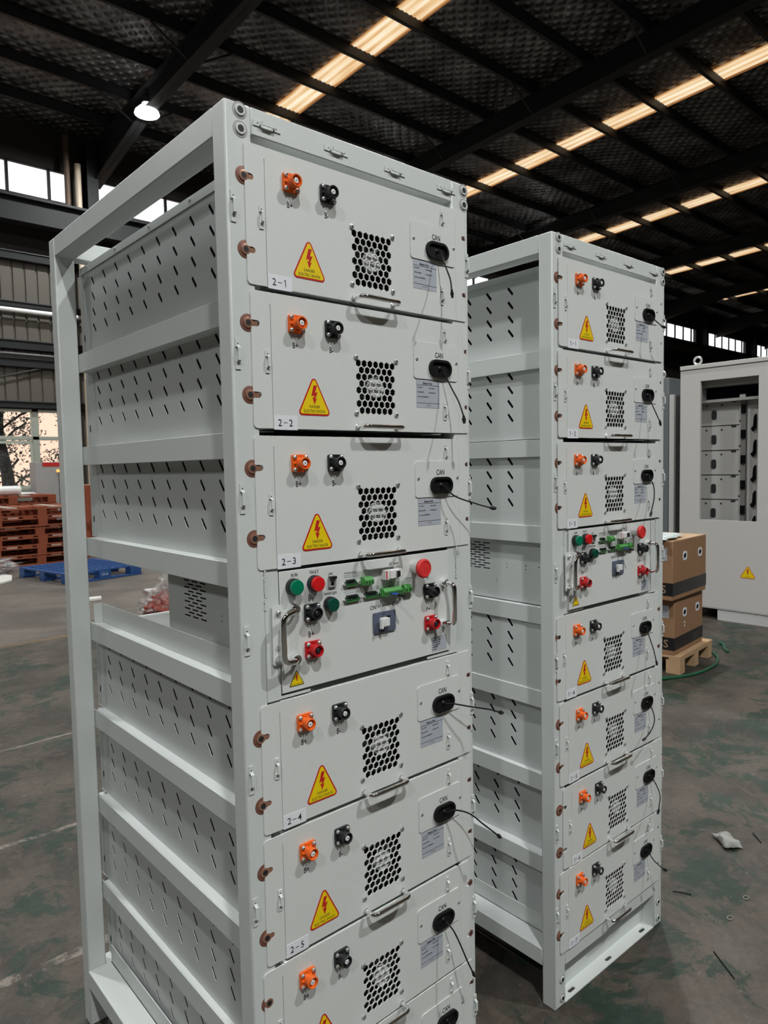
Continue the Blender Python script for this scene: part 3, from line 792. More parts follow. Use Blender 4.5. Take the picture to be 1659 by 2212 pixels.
    gx, gz = .4835, zz(.0975)
    g_ = MB().mat(rubber).sheet(obround(gx, gz, .0640, .0352, 0, 10), [obround(gx, gz, .0540, .0252, 0, 10)], 'y', -.0118, -.0058)
    g_.sheet(obround(gx, gz, .0545, .0257, 0, 10), [], 'y', -.0072, -.0058)
    g_.lathe((gx, -.007, gz), (0, -1, 0), [(.006, 0), (.003, .003), (.0022, .004)], 14)
    g_.build('grommet', cp)
    # --- nameplate
    q = MB().mat(plate_g).box(.4172, .4838, -.0044, -.0040, zz(.1795), zz(.1205)).mat(ink)
    for z_ in (zz(.1338), zz(.1700)): q.box(.4180, .4838, -.0046, -.0044, z_-.00035, z_+.00035)
    q.text('Battery Pack', .4490, zz(.1297), .0044, -.0047, .8, bold=.02)
    def tx(s_, x_, z_, sx_=.72): q.text(s_, x_, z_, .0023, -.0047, sx_, align='LEFT', bold=.02)
    tx('Type: LiFePO4', .4200, zz(.1385)); tx('Model: Pack-280AH', .4530, zz(.1390), .62)
    tx('Rated Capacity: 280Ah', .4200, zz(.1477), .62); tx('Rated Voltage: 64VDC', .4525, zz(.1480), .62)
    tx('Product number: 0000000000000000', .4200, zz(.1572), .62); q.text('HY TECH', .4500, zz(.1745), .0026, -.0046, .8)
    q.build('nameplate', t, smooth=0)
    for (x_, dz) in ((.0668, .1172), (.5012, .0290), (.4998, .1842)):
        q = MB().mat(pack_m); tab_mesh(q, x_, zz(dz), True, .038, .0078, -.004); q.build('lashing_tab', t)
    for ch in t.children:
        if ch.name.split('.')[0] not in ('case', 'slot_shade_liner', 'lifting_slot', 'lid'): ch.location.x -= .0035
    return t
proto = make_pack()
def pack_extras(t, num, cable):
    if num:
        q = MB().mat(white).box(.0768, .1252, -.0045, -.0040, zz(.2318)+.0002, zz(.2068)).mat(ink)
        cz_, ch = zz(.2192), .0120
        for c_, x_ in zip(num.replace('-', '\u2013'), (.0888, .1000, .1112)):
            if c_ == '1':
                q.box(x_-.0002, x_+.0011, -.0048, -.0046, cz_-ch/2, cz_+ch/2)
                q.prism([(x_-.0002, cz_+ch*.5), (x_-.0032, cz_+ch*.28), (x_-.0028, cz_+ch*.20), (x_-.0002, cz_+ch*.38)], 'y', -.0048, -.0046)
            elif c_ == '\u2013': q.box(x_-.0040, x_+.0040, -.0048, -.0046, cz_-.0006, cz_+.0004)
            else: q.text(c_, x_, cz_, ch, -.0048, 1.0, bold=.004)
        q = q.build('number_sticker', t, smooth=0); q.location.x -= .0035
    if cable:
        P = [(a, b, PH+c) for a, b, c in cable]; P[0] = (.4835, -.012, zz(.0975))
        sp = smoothpath(P[:-1], 7)
        co = MB().mat(rubber).tube(sp, .00165, 7).build('signal_cable', t); co.location.x -= .002
        e, d = Vector(P[-2]), (Vector(P[-1])-Vector(P[-2])).normalized()
        q = MB().mat(blackp); q.cyl(e-d*.002, d, .0030, .005, 4); q.cyl(e+d*.003, d, .0044, .006, 4); q.cyl(e+d*.009, d, .0034, .005, 4)
        q.mat(mat('dark_red_wire', (.12, .01, .01), .5)).tube([e-d*.005+Vector((.0006, 0, .0006)), e-d*.001+Vector((.001, 0, .0008))], .0004, 5)
        q.build('plug', co, smooth=0)
C2 = [
 [[.4739,-.006,-.0956],[.4801,-.0221,-.1104],[.4788,-.0382,-.1437],[.4707,-.0544,-.1668],[.4597,-.068,-.192],[.4608,-.068,-.2027]],
 [[.4757,-.006,-.0984],[.494,-.0261,-.1354],[.4955,-.0463,-.1684],[.4882,-.0665,-.2002],[.4876,-.068,-.2116]],
 [[.4763,-.006,-.0943],[.5037,-.0261,-.1212],[.5463,-.0463,-.1384],[.5705,-.0664,-.1479],[.5808,-.068,-.1493]],
 [[.4697,-.006,-.0908],[.4953,-.0221,-.0986],[.5332,-.0382,-.1103],[.5752,-.0544,-.1226],[.593,-.068,-.1297],[.6088,-.068,-.1357]],
 [[.4648,-.006,-.091],[.5026,-.0221,-.0961],[.5292,-.0382,-.1077],[.5559,-.0544,-.135],[.586,-.068,-.1647],[.6002,-.068,-.1773]],
 [[.4543,-.006,-.0886],[.4807,-.0194,-.0983],[.4862,-.0329,-.1119],[.4931,-.0463,-.1396],[.4998,-.0597,-.1722],[.5079,-.068,-.1977],[.5197,-.068,-.2173]],
 [[.47,-.006,-.0956],[.4801,-.0221,-.1104],[.4788,-.0382,-.1437],[.4707,-.0544,-.1668],[.4597,-.068,-.192]]]
C1 = [
 [[.4684,-.006,-.0848],[.4653,-.0329,-.1156],[.464,-.0597,-.1418],[.4782,-.068,-.1456]],
 [[.4703,-.006,-.0896],[.4664,-.0262,-.1192],[.4621,-.0463,-.158],[.4436,-.0665,-.1803],[.4462,-.068,-.1911]],
 [[.4641,-.006,-.0875],[.4731,-.0221,-.1046],[.4656,-.0382,-.1295],[.4388,-.0544,-.1629],[.3981,-.068,-.2014],[.393,-.068,-.2133]],
 [[.4622,-.006,-.0839],[.47,-.0261,-.1179],[.4609,-.0463,-.1557],[.4403,-.0664,-.1834],[.4458,-.068,-.2025]],
 [[.4751,-.006,-.0905],[.4907,-.0221,-.121],[.4725,-.0382,-.1445],[.4211,-.0544,-.1601],[.3644,-.068,-.1625],[.3487,-.068,-.1653]],
 [[.4715,-.006,-.0962],[.4912,-.0261,-.1208],[.4796,-.0463,-.1472],[.434,-.0665,-.1687],[.423,-.068,-.1817]],
 [[.4621,-.006,-.0877],[.4868,-.0329,-.1234],[.4938,-.0597,-.1416],[.5128,-.068,-.1545]]]
OFF2 = [(-.0012, .002), (.0026, .002), (.0016, .002), (-.0018, .002), (-.0034, .002), (-.0115, .002), (-.004, .002)]
OFF1 = [(-.010, .0), (-.0136, .0), (-.0165, .0), (-.0215, .001), (-.010, .001), (.004, .001), (-.0113, .001)]
ORD = ['topmost', 'second from the top', 'third from the top', 'first below the control unit', 'second below the control unit', 'third below the control unit', 'lowest']
HOW2 = ['its cable hanging down', 'its cable curving down to the right', 'its cable sticking out past the rack edge', 'its cable reaching far out to the right', 'its cable arching right over the gap', 'two below the one marked 2-4, cable drooping past the edge', 'lowest of all, mostly cut off by the picture edge']
HOW1 = ['short cable pointing down right', 'cable falling to the edge', 'cable looping back inward', 'cable hanging steeply over the edge', 'cable bowed back to the seam', 'cable curved like a hook', 'directly above the foot plate']
first = True
for r, (C_, OFF, HOW) in enumerate(((C2, OFF2, HOW2), (C1, OFF1, HOW1))):
    for k in range(7):
        if first: t = proto; base = list(proto.children); first = False; keep = base
        else:
            t = proto.copy(); col.objects.link(t)
            for ch in keep: copy_tree(ch, t)
        ox, oy = OFF[k]; z = TOPS[k]-PH; X, Y, A = RX[r]
        ca, sa = math.cos(A), math.sin(A)
        t.location = (X+ca*ox-sa*oy, Y+sa*ox+ca*oy, z); t.rotation_euler = (0, 0, A)
        num = '%d-%d' % (2-r, k+1)
        if r == 0 and k >= 5: nm = None
        else: nm = num
        where = 'near rack' if r == 0 else 'second rack'
        t['label'] = ('battery pack marked %s in the %s, %s' % (num, where, HOW[k])) if nm else 'near rack battery pack %s' % HOW[k]
        t['group'] = 'battery packs in the two racks'
        pack_extras(t, num, C_[k])

# ------------------------------------------------------------------ control unit between pack 3 and pack 4 (z = 0 at its bottom, 1.1075 m)
CZ = 1.1070
def make_control():
    t = thing('battery_control_unit', 'x', 'control unit', (0, 0, CZ))
    def Z(z): return z-CZ
    q = MB().mat(pack_m).box(.0778, .5030, -.0012, .0012, 0, .2165); q.build('front_panel', t, bevel=.0008)
    # case with louvred left side
    lv = []
    for r_ in range(11):
        for c in range(3 if r_ % 2 == 0 else 2):
            lv.append(obround(.3655-.0365*c-(0 if r_ % 2 == 0 else .018), .163-.0076*r_, .028, .0032))
    lv += [obround(.254, .170, .014, .0016, PI/2), obround(.254, .055, .014, .0016, PI/2)] + [obround(a, b, .004, .0035) for a, b in ((.215, .107), (.215, .096), (.145, .107), (.145, .096), (.10, .107), (.10, .165))]
    s = MB().mat(side_m).sheet([(.0012, .0005), (.457, .0005), (.457, .214), (.0012, .214)], lv, 'x', .0800, .0812)
    s.box(.0812, .4990, .0012, .457, .0, .0012).box(.0812, .4990, .0012, .457, .2128, .214).box(.4978, .4990, .0012, .457, .0012, .2128).box(.0812, .4978, .4558, .457, .0012, .2128)
    s.build('case', t, smooth=0)
    MB().mat(black_in).box(.090, .49, .03, .44, .006, .20).build('inner_black_block', t, smooth=0)  # plain black block filling the case behind the louvres
    # ear plate on the left with earth bolt
    e = MB().mat(pack_m).sheet(rrect(.0598, .0830, Z(1.1605), Z(1.2660), .004), [], 'y', -.0034, -.0013).build('earth_ear', t, smooth=0)
    screw(e, .0715, -.0034, Z(1.2535), .0044, 'bolt', .006)
    q = MB().mat(steel).cyl((.0712, -.0034, Z(1.1685)), (0, -1, 0), .0088, .0012, 22).cyl((.0712, -.0046, Z(1.1685)), (0, -1, 0), .0058, .005, 6).cyl((.0712, -.0096, Z(1.1685)), (0, -1, 0), .003, .004, 12); q.build('bolt', e)
    q = MB().mat(ink); cx, cz = .0700, Z(1.1890)
    ring = [(cx+.0052*math.cos(a*PI/12), cz+.0052*math.sin(a*PI/12)) for a in range(24)]; rin = [(cx+.0047*math.cos(a*PI/12), cz+.0047*math.sin(a*PI/12)) for a in range(24)]
    q.sheet(ring, [rin], 'y', -.0037, -.0034)
    for (a, b, c, d) in ((-.0003, .0003, 0, .0042), (-.0032, .0032, -.0003, .0003), (-.0021, .0021, -.0016, -.0010), (-.0010, .0010, -.0030, -.0024)): q.box(cx+a, cx+b, -.0037, -.0034, cz+c, cz+d)
    q.build('earth_symbol', e, smooth=0)
    # lamps and button
    def pilot(name, x_, z_, lens, r=.0152, h=.0175):
        dx = -.0085
        o = MB().mat(blackp).lathe((x_+dx, -.0012, Z(z_)), (0, -1, 0), [(r, 0), (r, h*.40), (r*.98, h*.45), (r*1.0, h*.5), (r*.95, h*.62), (r*.90, h*.62)], 32).build(name, t)
        MB().mat(lens).lathe((x_+dx, -.0012-h*.5, Z(z_)), (0, -1, 0), [(r*.90, 0), (r*.90, h*.34), (r*.84, h*.48), (r*.5, h*.52)], 32).build('lens', o)
        return o
    pilot('run_lamp', .1135, 1.2943, greenlamp); pilot('fault_lamp', .1594, 1.2949, redlamp); pilot('light_button', .1937, 1.2520, greendark, .0142, .0155)
    # lettering
    for s_, x_, z_, h_, sx_ in (('RUN', .1092, 1.3148, .0052, .85), ('FAULT', .1525, 1.3158, .0052, .85), ('LAN', .1886, 1.3080, .0042, .85), ('Switch/Light', .1880, 1.2725, .0050, .78), ('B-', .1431, 1.2700, .0098, .8), ('B+', .1425, 1.2033, .0098, .8),
                               ('Fan Power Output', .2360, 1.3050, .0032, .75), ('HV Power', .2762, 1.3050, .0032, .75), ('BMU Out', .2378, 1.2752, .0032, .75), ('BMU In', .2855, 1.2752, .0026, .75), ('AC Switch', .3471, 1.3110, .0050, .78), ('Dry Contact', .3884, 1.2770, .0030, .75), ('COM', .337, 1.2745, .0026, .75),
                               ('ON', .2905, 1.2300, .0078, .85), ('OFF', .3492, 1.2300, .0078, .85), ('P-', .4415, 1.2712, .0086, .8), ('P+', .4421, 1.2049, .0086, .8)):
        MB().mat(ink).text(s_, x_, Z(z_), h_*1.08, -.0015, sx_, bold=.012).build('lettering', t, smooth=0)
    # double headed outline arrow
    A = [(.3020, 0), (.3065, .0036), (.3065, .0013), (.3292, .0013), (.3292, .0036), (.3337, 0), (.3292, -.0036), (.3292, -.0013), (.3065, -.0013), (.3065, -.0036)]
    cxm = .31785
    q = MB().mat(ink).sheet([(a, Z(1.2300)+b) for a, b in A], [[(cxm+(a-cxm)*.955, Z(1.23)+b*.66) for a, b in A]], 'y', -.0014, -.0012); q.build('arrow_marking', t, smooth=0)
    # pin tables
    for (x0, z0, n, cw, words) in ((.2205, 1.2985, 4, .0078, ('24V+', '24V-', '24V+', '24V-')), (.2648, 1.2988, 3, .0082, ('L', 'N', 'PE')), (.2205, 1.2685, 5, .0078, ('24+', '24-', 'CH', 'CL', 'GND')), (.2680, 1.2688, 5, .0078, ('24+', '24-', 'CH', 'CL', 'GND')), (.3120, 1.2695, 8, .0072, ('P+', 'P-', 'A', 'B', 'H', 'L', 'D1', 'D2')), (.3790, 1.2708, 2, .0095, ('DO1', 'DO2'))):
        zb = Z(z0); q = MB().mat(ink)
        for i in range(n+1): q.box(x0+cw*i-.00015, x0+cw*i+.00015, -.0014, -.0012, zb-.0026, zb+.0026)
        for z_ in (zb-.0026, zb+.0026): q.box(x0, x0+cw*n, -.0014, -.0012, z_-.00015, z_+.00015)
        for i, wd in enumerate(words): q.text(wd, x0+cw*(i+.5), zb, .0020, -.0014, .7)
        q.build('pin_table', t, smooth=0)
    # LAN socket
    o = MB().mat(mat('socket_grey', (.30, .30, .29), .4)).sheet([(.1822, Z(1.2835)), (.1992, Z(1.2835)), (.1992, Z(1.3005)), (.1822, Z(1.3005))], [[(.1860, Z(1.2855)), (.1955, Z(1.2855)), (.1955, Z(1.2910)), (.1935, Z(1.2910)), (.1935, Z(1.2930)), (.1880, Z(1.2930)), (.1880, Z(1.2910)), (.1860, Z(1.2910))]], 'y', -.0055, -.0012)
    o.mat(ink).box(.1845, .197, -.0022, -.0013, Z(1.282), Z(1.2945)); o.mat(blackp).box(.1840, .1975, -.010, -.0012, Z(1.2985), Z(1.3035)); o.build('network_socket', t, smooth=0)
    # pin headers (bare, dark) and plugged green terminal blocks
    def header(x0, x1, z_):
        o = MB().mat(termgreen).box(x0+.004, x1-.004, -.006, -.0012, Z(z_)-.0052, Z(z_)-.0040).mat(termdark).box(x0+.005, x1-.005, -.0055, -.0012, Z(z_)-.0040, Z(z_)+.0036).mat(blackp).box(x0+.008, x1-.011, -.0085, -.0012, Z(z_)+.0036, Z(z_)+.0072)
        o.mat(steel)
        n = 4
        for i in range(n): o.cyl((x0+.010+(x1-x0-.020)*i/(n-1), -.0055, Z(z_)-.0005), (0, -1, 0), .0007, .002, 6)
        for a in (x0+.0022, x1-.0022): o.cyl((a, -.0012, Z(z_)-.001), (0, -1, 0), .0024, .006, 10)
        o.build('pin_header', t, smooth=0)
    header(.2165, .2530, 1.2850); header(.2165, .2580, 1.2555); header(.2640, .3055, 1.2560)
    def term(x0, x1, z_, n, d=.016):
        o = MB().mat(termgreen).prism([(-.0012, Z(z_)-.0060), (-d, Z(z_)-.0060), (-d, Z(z_)+.0028), (-d*.7, Z(z_)+.0085), (-.0012, Z(z_)+.0085)], 'x', x0, x1)
        o.box(x0-.0035, x0, -d*.8, -.0012, Z(z_)-.006, Z(z_)+.001).box(x1, x1+.0035, -d*.8, -.0012, Z(z_)-.006, Z(z_)+.001)
        o.mat(ink)
        for i in range(n):
            cx = x0+(x1-x0)*(i+.5)/n; o.box(cx-.0014, cx+.0014, -d-.0002, -d, Z(z_)-.0045, Z(z_)+.0008)
        o.mat(steel); o.cyl((x0-.0062, -.0012, Z(z_)-.002), (0, -1, 0), .0024, .006, 10)
        return o.build('terminal_block', t, smooth=0)
    term(.2605, .2815, 1.2850, 3); tb = term(.3085, .3560, 1.2568, 9); term(.3660, .3845, 1.2568, 2, .013)
    for i in range(4): MB().mat(bluewire).tube([(.3245+.0035*i, -.0150, Z(1.2545)), (.3260+.0035*i, -.022, Z(1.2540)), (.3330+.001*i, -.034, Z(1.2530))], .0012, 6).build('wire', tb)
    MB().mat(rubber).tube([(.3315, -.030, Z(1.2530)), (.3370, -.042, Z(1.2510))], .0030, 10).build('cable_end', tb)
    # AC breaker
    o = MB().mat(whitep).box(.3115, .3545, -.0165, -.0012, Z(1.2830), Z(1.3015)).box(.3215, .3440, -.0205, -.0165, Z(1.2850), Z(1.3000))
    o.mat(inkred).box(.3130, .3160, -.0169, -.0165, Z(1.2840), Z(1.3005)).mat(ink).box(.3480, .3500, -.0169, -.0165, Z(1.2895), Z(1.2945)); bo = o.build('ac_breaker', t, bevel=.0005)
    MB().mat(blackp).box(.3365, .3425, -.0262, -.0205, Z(1.2870), Z(1.2990)).build('toggle', bo, bevel=.0008)
    # emergency stop
    x_, z_ = .4035, Z(1.2968)
    o = MB().mat(steel).cyl((x_, -.0012, z_), (0, -1, 0), .0128, .020, 28).build('emergency_stop', t)
    MB().mat(mat('stop_red', (.66, .03, .03), .5)).lathe((x_, -.021, z_), (0, -1, 0), [(.0125, 0), (.0185, .003), (.0195, .006), (.0195, .009), (.0175, .0115), (.0150, .0122), (.0145, .0112), (.004, .0118)], 32).build('mushroom_button', o)
    # power connectors
    connector(t, 'negative_connector', .1440, Z(1.2432), blackp, blackp, -.0012); connector(t, 'positive_connector', .1438, Z(1.1752), redp, blackp, -.0012)
    connector(t, 'output_negative_connector', .4452, Z(1.2432), blackp, blackp, -.0012); connector(t, 'output_positive_connector', .4456, Z(1.1754), redp, blackp, -.0012)
    # handles
    h = MB().mat(chrome)
    h.tube(fillet([(.1060, -.001, Z(1.2560)), (.1000, -.018, Z(1.2550)), (.0660, -.028, Z(1.2500)), (.0660, -.028, Z(1.1690)), (.0990, -.018, Z(1.1650)), (.1050, -.001, Z(1.1660))], .013), .0058, 14)
    for z_ in (1.2560, 1.1660): h.lathe((.1060, -.0012, Z(z_)), (-.25, -1, 0), [(.0095, 0), (.0095, .010), (.0080, .014)], 20)
    h.build('handle', t)
    handle(t, [(.4862, -.0012, Z(1.2560)), (.4862, -.034, Z(1.2560)), (.4862, -.034, Z(1.1690)), (.4862, -.0012, Z(1.1690))], .0054, .0088)
    # rotary isolator plate
    o = MB().mat(bluegrey).sheet(rrect(.2890, .3462, Z(1.1780), Z(1.2185), .0025), [[(.3045, Z(1.1885)), (.3325, Z(1.1885)), (.3325, Z(1.2090)), (.3045, Z(1.2090))]], 'y', -.0045, -.0012)
    o.mat(ink).box(.304, .333, -.0018, -.0013, Z(1.188), Z(1.2095)); o = o.build('isolator_plate', t, smooth=0)
    MB().mat(whitep).box(.3055, .3210, -.0120, -.0018, Z(1.1895), Z(1.2080)).box(.2985, .3040, -.0175, -.0100, Z(1.1880), Z(1.2080)).box(.3040, .3200, -.0175, -.0120, Z(1.1925), Z(1.2080)).build('slide_switch', o, bevel=.0006)
    # stickers
    warning(t, 'warning_sticker', .0925, .1240, Z(1.1156), Z(1.1430), -.0013, ('DANGER ELECTRIC SHOCK',), ink, inkred, .0012, .0012)
    q = MB().mat(plate_g).box(.4500, .4945, -.0016, -.0012, Z(1.1120), Z(1.1435)).mat(ink)
    for i, (s_, z_) in enumerate((('HY-HVBOX-1000V', 1.1400), ('Rated Voltage 1000V', 1.1350), ('Rated Current 100A', 1.1305), ('Product number 000', 1.1255), ('S/N 00000000', 1.1210), ('HY TECH', 1.1160))): q.text(s_, .4520, Z(z_), .0024, -.0018, .80, align='LEFT', bold=.03)
    q.build('rating_sticker', t, smooth=0)
    return t
cu = make_control(); cu['label'] = 'control unit with red stop button in the near rack, between packs 2-3 and 2-4'
cu['group'] = 'control units'; cu.location = (0, 0, CZ)
cu1 = copy_tree(cu); cu1['label'] = 'control unit in the second rack, between packs 1-3 and 1-4'
cu1.location = (RX[1][0]-.0145, RX[1][1]-.004, CZ); cu1.rotation_euler = (0, 0, RX[1][2])
# ================================================================== THINGS AROUND
def wood_pallet(name, label, x, y, z, rz, L=1.2, Wd=1.0, h=.155, m1=redwood, m2=redwood2, pale=(1, 4), group=None, boards=7, bot=True):
    t = thing(name, label, 'pallet', (x, y, z), rz, group)
    n = boards; bw_ = L/n*.72; bt = .022
    for i in range(n):
        cx = bw_/2+(L-bw_)*i/(n-1)
        MB().mat(m2 if i in pale else m1).box(cx-bw_/2, cx+bw_/2, 0, Wd, h-bt, h).build('deck_board', t, smooth=0)
    for j in range(3):
        y0 = (Wd-.1)*j/2
        MB().mat(m1).box(0, L, y0, y0+.1, h-2*bt, h-bt).build('stringer_board', t, smooth=0)
        for i in range(3):
            x0 = (L-.14)*i/2; MB().mat(m1).box(x0, x0+.14, y0, y0+.1, bt, h-2*bt).build('block', t, smooth=0)
        if bot: MB().mat(m1).box(0, L, y0, y0+.1, 0, bt).build('bottom_board', t, smooth=0)
    return t
# stacks of orange stained pallets
def stack(x, y, n, L, rz, where, seed):
    rnd = random.Random(seed); p0 = None
    words = ['bottom', 'second from the bottom', 'third from the bottom', 'fourth from the bottom', 'fifth from the bottom', 'sixth from the bottom', 'seventh from the bottom', 'eighth from the bottom', 'ninth from the bottom']
    for k in range(n):
        w_ = 'topmost' if k == n-1 else words[k]
        lab = 'orange stained wooden pallet, %s of the %s stack' % (w_, where)
        if p0 is None:
            p0 = wood_pallet('wooden_pallet', lab, x, y, 0, rz, L, 1.05, .1605, group='orange pallets in the %s stack' % where); c = p0
        else: c = copy_tree(p0)
        c['label'] = lab; c.location = (x+rnd.uniform(-.03, .03), y+rnd.uniform(-.02, .02), .161*k); c.rotation_euler = (0, 0, rz+rnd.uniform(-.01, .01))
stack(2.12, 11.55, 6, 1.52, 0, 'front', 1)
stack(2.05, 12.85, 7, 1.45, 0, 'middle back', 2)
stack(3.76, 12.05, 8, 1.2, 0, 'tallest right', 3)
# things lying on the back stack
t = tag(MB().mat(whitep).tube([(2.1, 12.95, 1.215), (2.95, 13.1, 1.215)], .085, 16).build('film_roll'), 'pale roll of film lying on the pallet stack below the window', 'roll')
MB().mat(mat('roll_core', (.55, .38, .16), .8)).cyl((2.95, 13.1, 1.215), (.985, .17, 0), .04, .012, 14).build('cardboard_core', t)
tag(MB().mat(mat('orange_crate', (.55, .14, .03), .6)).box(2.45, 2.65, 13.55, 13.8, 1.13, 1.36).build('crate', bevel=.01), 'small orange crate behind the film roll on the pallet stack', 'crate')
def crumple(name, label, cat, m, cx, cy, cz, sx_, sy_, sz_, seed, n=9, rz=0):
    rnd = random.Random(seed); vs = []; fs = []
    for i in range(n+1):
        for j in range(n+1):
            u_, v_ = i/n-.5, j/n-.5
            h_ = noise.noise(Vector((u_*3.1+seed, v_*3.1, seed*.7)))*.5+.5
            e_ = 1-(2*max(abs(u_), abs(v_)))**6*.6
            jx, jy = noise.noise(Vector((u_*4, v_*4, seed+9)))*.14, noise.noise(Vector((u_*4, v_*4, seed+19)))*.14
            vs.append(((u_+jx)*sx_, (v_+jy)*sy_, h_*e_*sz_+.002))
    for i in range(n):
        for j in range(n): a = i*(n+1)+j; fs.append((a, a+n+1, a+n+2, a+1))
    o = MB().mat(m).add(vs, fs).build(name, loc=(cx, cy, cz), smooth=20); o.rotation_euler = (0, 0, rz)
    s = o.modifiers.new('thick', 'SOLIDIFY'); s.thickness = .0015; s.offset = 1
    return tag(o, label, cat)
crumple('paper_sheet', 'white crumpled paper lying on the back pallet stack', 'paper', white, 3.0, 13.45, 1.13, .6, .3, .05, 4)
# blue plastic pallet
t = thing('plastic_pallet', 'blue plastic pallet lying flat on the floor in front of the orange stacks', 'pallet', (2.42, 8.93, 0), .19)
q = MB().mat(bluep); L_, W_ = 1.16, 1.32
holes = []
for i in range(9):
    for j in range(10): holes.append(rrect(.06+i*.117, .06+i*.117+.085, .05+j*.123, .05+j*.123+.09, .012, 2))
q.sheet([(0, 0), (L_, 0), (L_, W_), (0, W_)], holes, 'z', .15, .128); q.build('deck', t, smooth=0)
q = MB().mat(bluep)
for y0 in (0, W_/2-.06, W_-.12): q.box(0, L_, y0, y0+.12, 0, .022)
q.build('base_runners', t, smooth=0, bevel=.004)
for i, x0 in enumerate((0, L_/2-.09, L_-.18)):
    for j, y0 in enumerate((0, W_/2-.07, W_-.14)):
        MB().mat(bluep).box(x0, x0+.18, y0, y0+.14, .022, .128).build('leg_block', t, bevel=.006)
q = MB().mat(white).text('DLA', .58, .078, .030, -.0015, 1.2); q.build('moulded_letters', t, smooth=0)
# bundle wrapped in bubble film standing behind the rack
t = thing('wrapped_bundle', 'red-brown bundle wrapped in clear bubble film, on the floor behind the near rack', 'bundle', (2.44, 5.62, 0), .3)
def blob(m, sx_, sy_, sz_, z0, seed, amp, n=28, fr=3.0):
    q = MB().mat(m); vs = []; fs = []
    for i in range(n+1):
        th = PI*i/n
        for j in range(n*2):
            ph = PI*j/n; d = Vector((math.sin(th)*math.cos(ph), math.sin(th)*math.sin(ph), math.cos(th)))
            k = 1+amp*noise.noise(d*fr+Vector((seed, 0, 0)))+amp*.5*noise.noise(d*fr*3+Vector((seed, 5, 0)))
            vs.append((d.x*sx_*k, d.y*sy_*k, z0+max(-z0+.004, d.z*sz_*k)))
    for i in range(n):
        for j in range(n*2): fs.append((i*n*2+j, (i+1)*n*2+j, (i+1)*n*2+(j+1) % (n*2), i*n*2+(j+1) % (n*2)))
    return q.add(vs, fs)
red_b = mat('red_brown_wrap', (.30, .045, .025), .35, bump=1, bscale=25, var=.5, vscale=7)
blob(red_b, .27, .22, .17, .15, 2, .35).build('bundle_body', t)
blob(film_m, .31, .25, .20, .20, 5, .45, fr=4).build('bubble_film', t)
blob(film_m, .13, .12, .14, .36, 8, .5, fr=5).build('loose_film', t)
# heap of film in front of the orange stack
t = thing('film_heap', 'heap of clear film over dark red scrap at the foot of the front pallet stack', 'plastic film', (1.80, 11.0, 0), 0)
blob(red_b, .28, .22, .12, .12, 12, .4).build('scrap', t); blob(film_m, .48, .32, .12, .10, 15, .6, fr=5).build('film', t)
# foam sheets
def foam_sheet(label, pts, z=.02):
    tag(MB().mat(foam).prism(pts, 'z', .0, z).build('foam_sheet', bevel=.004), label, 'foam')
foam_sheet('long white foam sheet on the floor at the left, beside the blue pallet', [(1.25, 9.55), (1.55, 9.45), (1.98, 9.85), (2.10, 10.35), (2.04, 10.5), (1.7, 10.3), (1.3, 10.2)], .03)
foam_sheet('small white foam offcut on the floor, seen just above the tray flap', [(2.05, 7.42), (2.36, 7.42), (2.40, 7.55), (2.10, 7.60)], .03)
foam_sheet('small white foam offcut on the floor, seen at the tray edge', [(1.85, 6.15), (2.12, 6.12), (2.14, 6.28), (1.9, 6.35)], .03)
foam_sheet('flat white foam board beside the film wrapped bundle', [(1.98, 5.62), (2.16, 5.50), (2.13, 5.42), (1.94, 5.52)], .02)
# electric cabinet near the wall
t = thing('electric_cabinet', 'grey electric cabinet with a red strip, standing below the window wall', 'cabinet', (3.47, 13.95, 0))
MB().mat(mat('wall_cabinet_grey', (.36, .36, .355), .5)).box(0, .86, 0, .4, 0, 1.74).build('body', t, bevel=.006)
MB().mat(inkred).box(.13, .80, -.004, 0, 1.65, 1.73).build('red_strip', t)
MB().mat(mat('orange_indicator', (1, .35, .05), .4, emis=(1, .45, .1), es=1.2)).cyl((.417, 0, 1.563), (0, -1, 0), .03, .02, 14).build('indicator', t)
MB().mat(darksteel).box(.425, .435, -.003, 0, .1, 1.6).build('door_gap', t)

# ------------------------------------------------------------------ right hand cabinets
CX, CY = 6.139, 1.972           # u = 0 of the measured face; u runs towards -y
def cabY(u): return CY-u
t = thing('battery_cabinet', 'tall light grey outdoor cabinet with an open window showing stacked packs', 'cabinet', (CX, cabY(-.271), 0), -PI/2)
# local frame: x runs along the face (u+.271), y into the cabinet, z up
def U(u): return u+.271
CW = 1.45
q = MB().mat(cab_m).sheet([(0, .115), (CW, .115), (CW, 2.37), (0, 2.37)], [[(U(-.077), .947), (U(.446), .947), (U(.446), 2.26), (U(-.077), 2.26)]], 'y', 0, .03)
q.build('door', t, smooth=0)
q = MB().mat(cab_m).box(0, .03, .03, .95, .11, 2.37).box(CW-.03, CW, .03, .95, .11, 2.37).box(0, CW, .92, .95, .11, 2.37).box(0, CW, .0, .95, .105, .112); q.build('carcass', t, smooth=0)
MB().mat(cab_m).box(-.003, CW+.003, -.006, .955, 2.378, 2.417).build('lid', t, bevel=.004)
MB().mat(cab_d).box(.01, CW-.01, .01, .94, 2.368, 2.38).build('lid_gasket', t)
q = MB().mat(mat('plinth_grey', (.62, .62, .62), .45)).box(U(.10), CW, .01, .06, 0, .098).box(0, U(-.12), .01, .06, 0, .098).box(0, CW, .88, .93, 0, .098); q.build('plinth', t, smooth=0)
MB().mat(black_in).box(U(-.12), U(.10), .5, .55, 0.002, .1).build('fork_opening_dark', t, smooth=0)  # black sheet set back in the plinth gap, stands for its shade
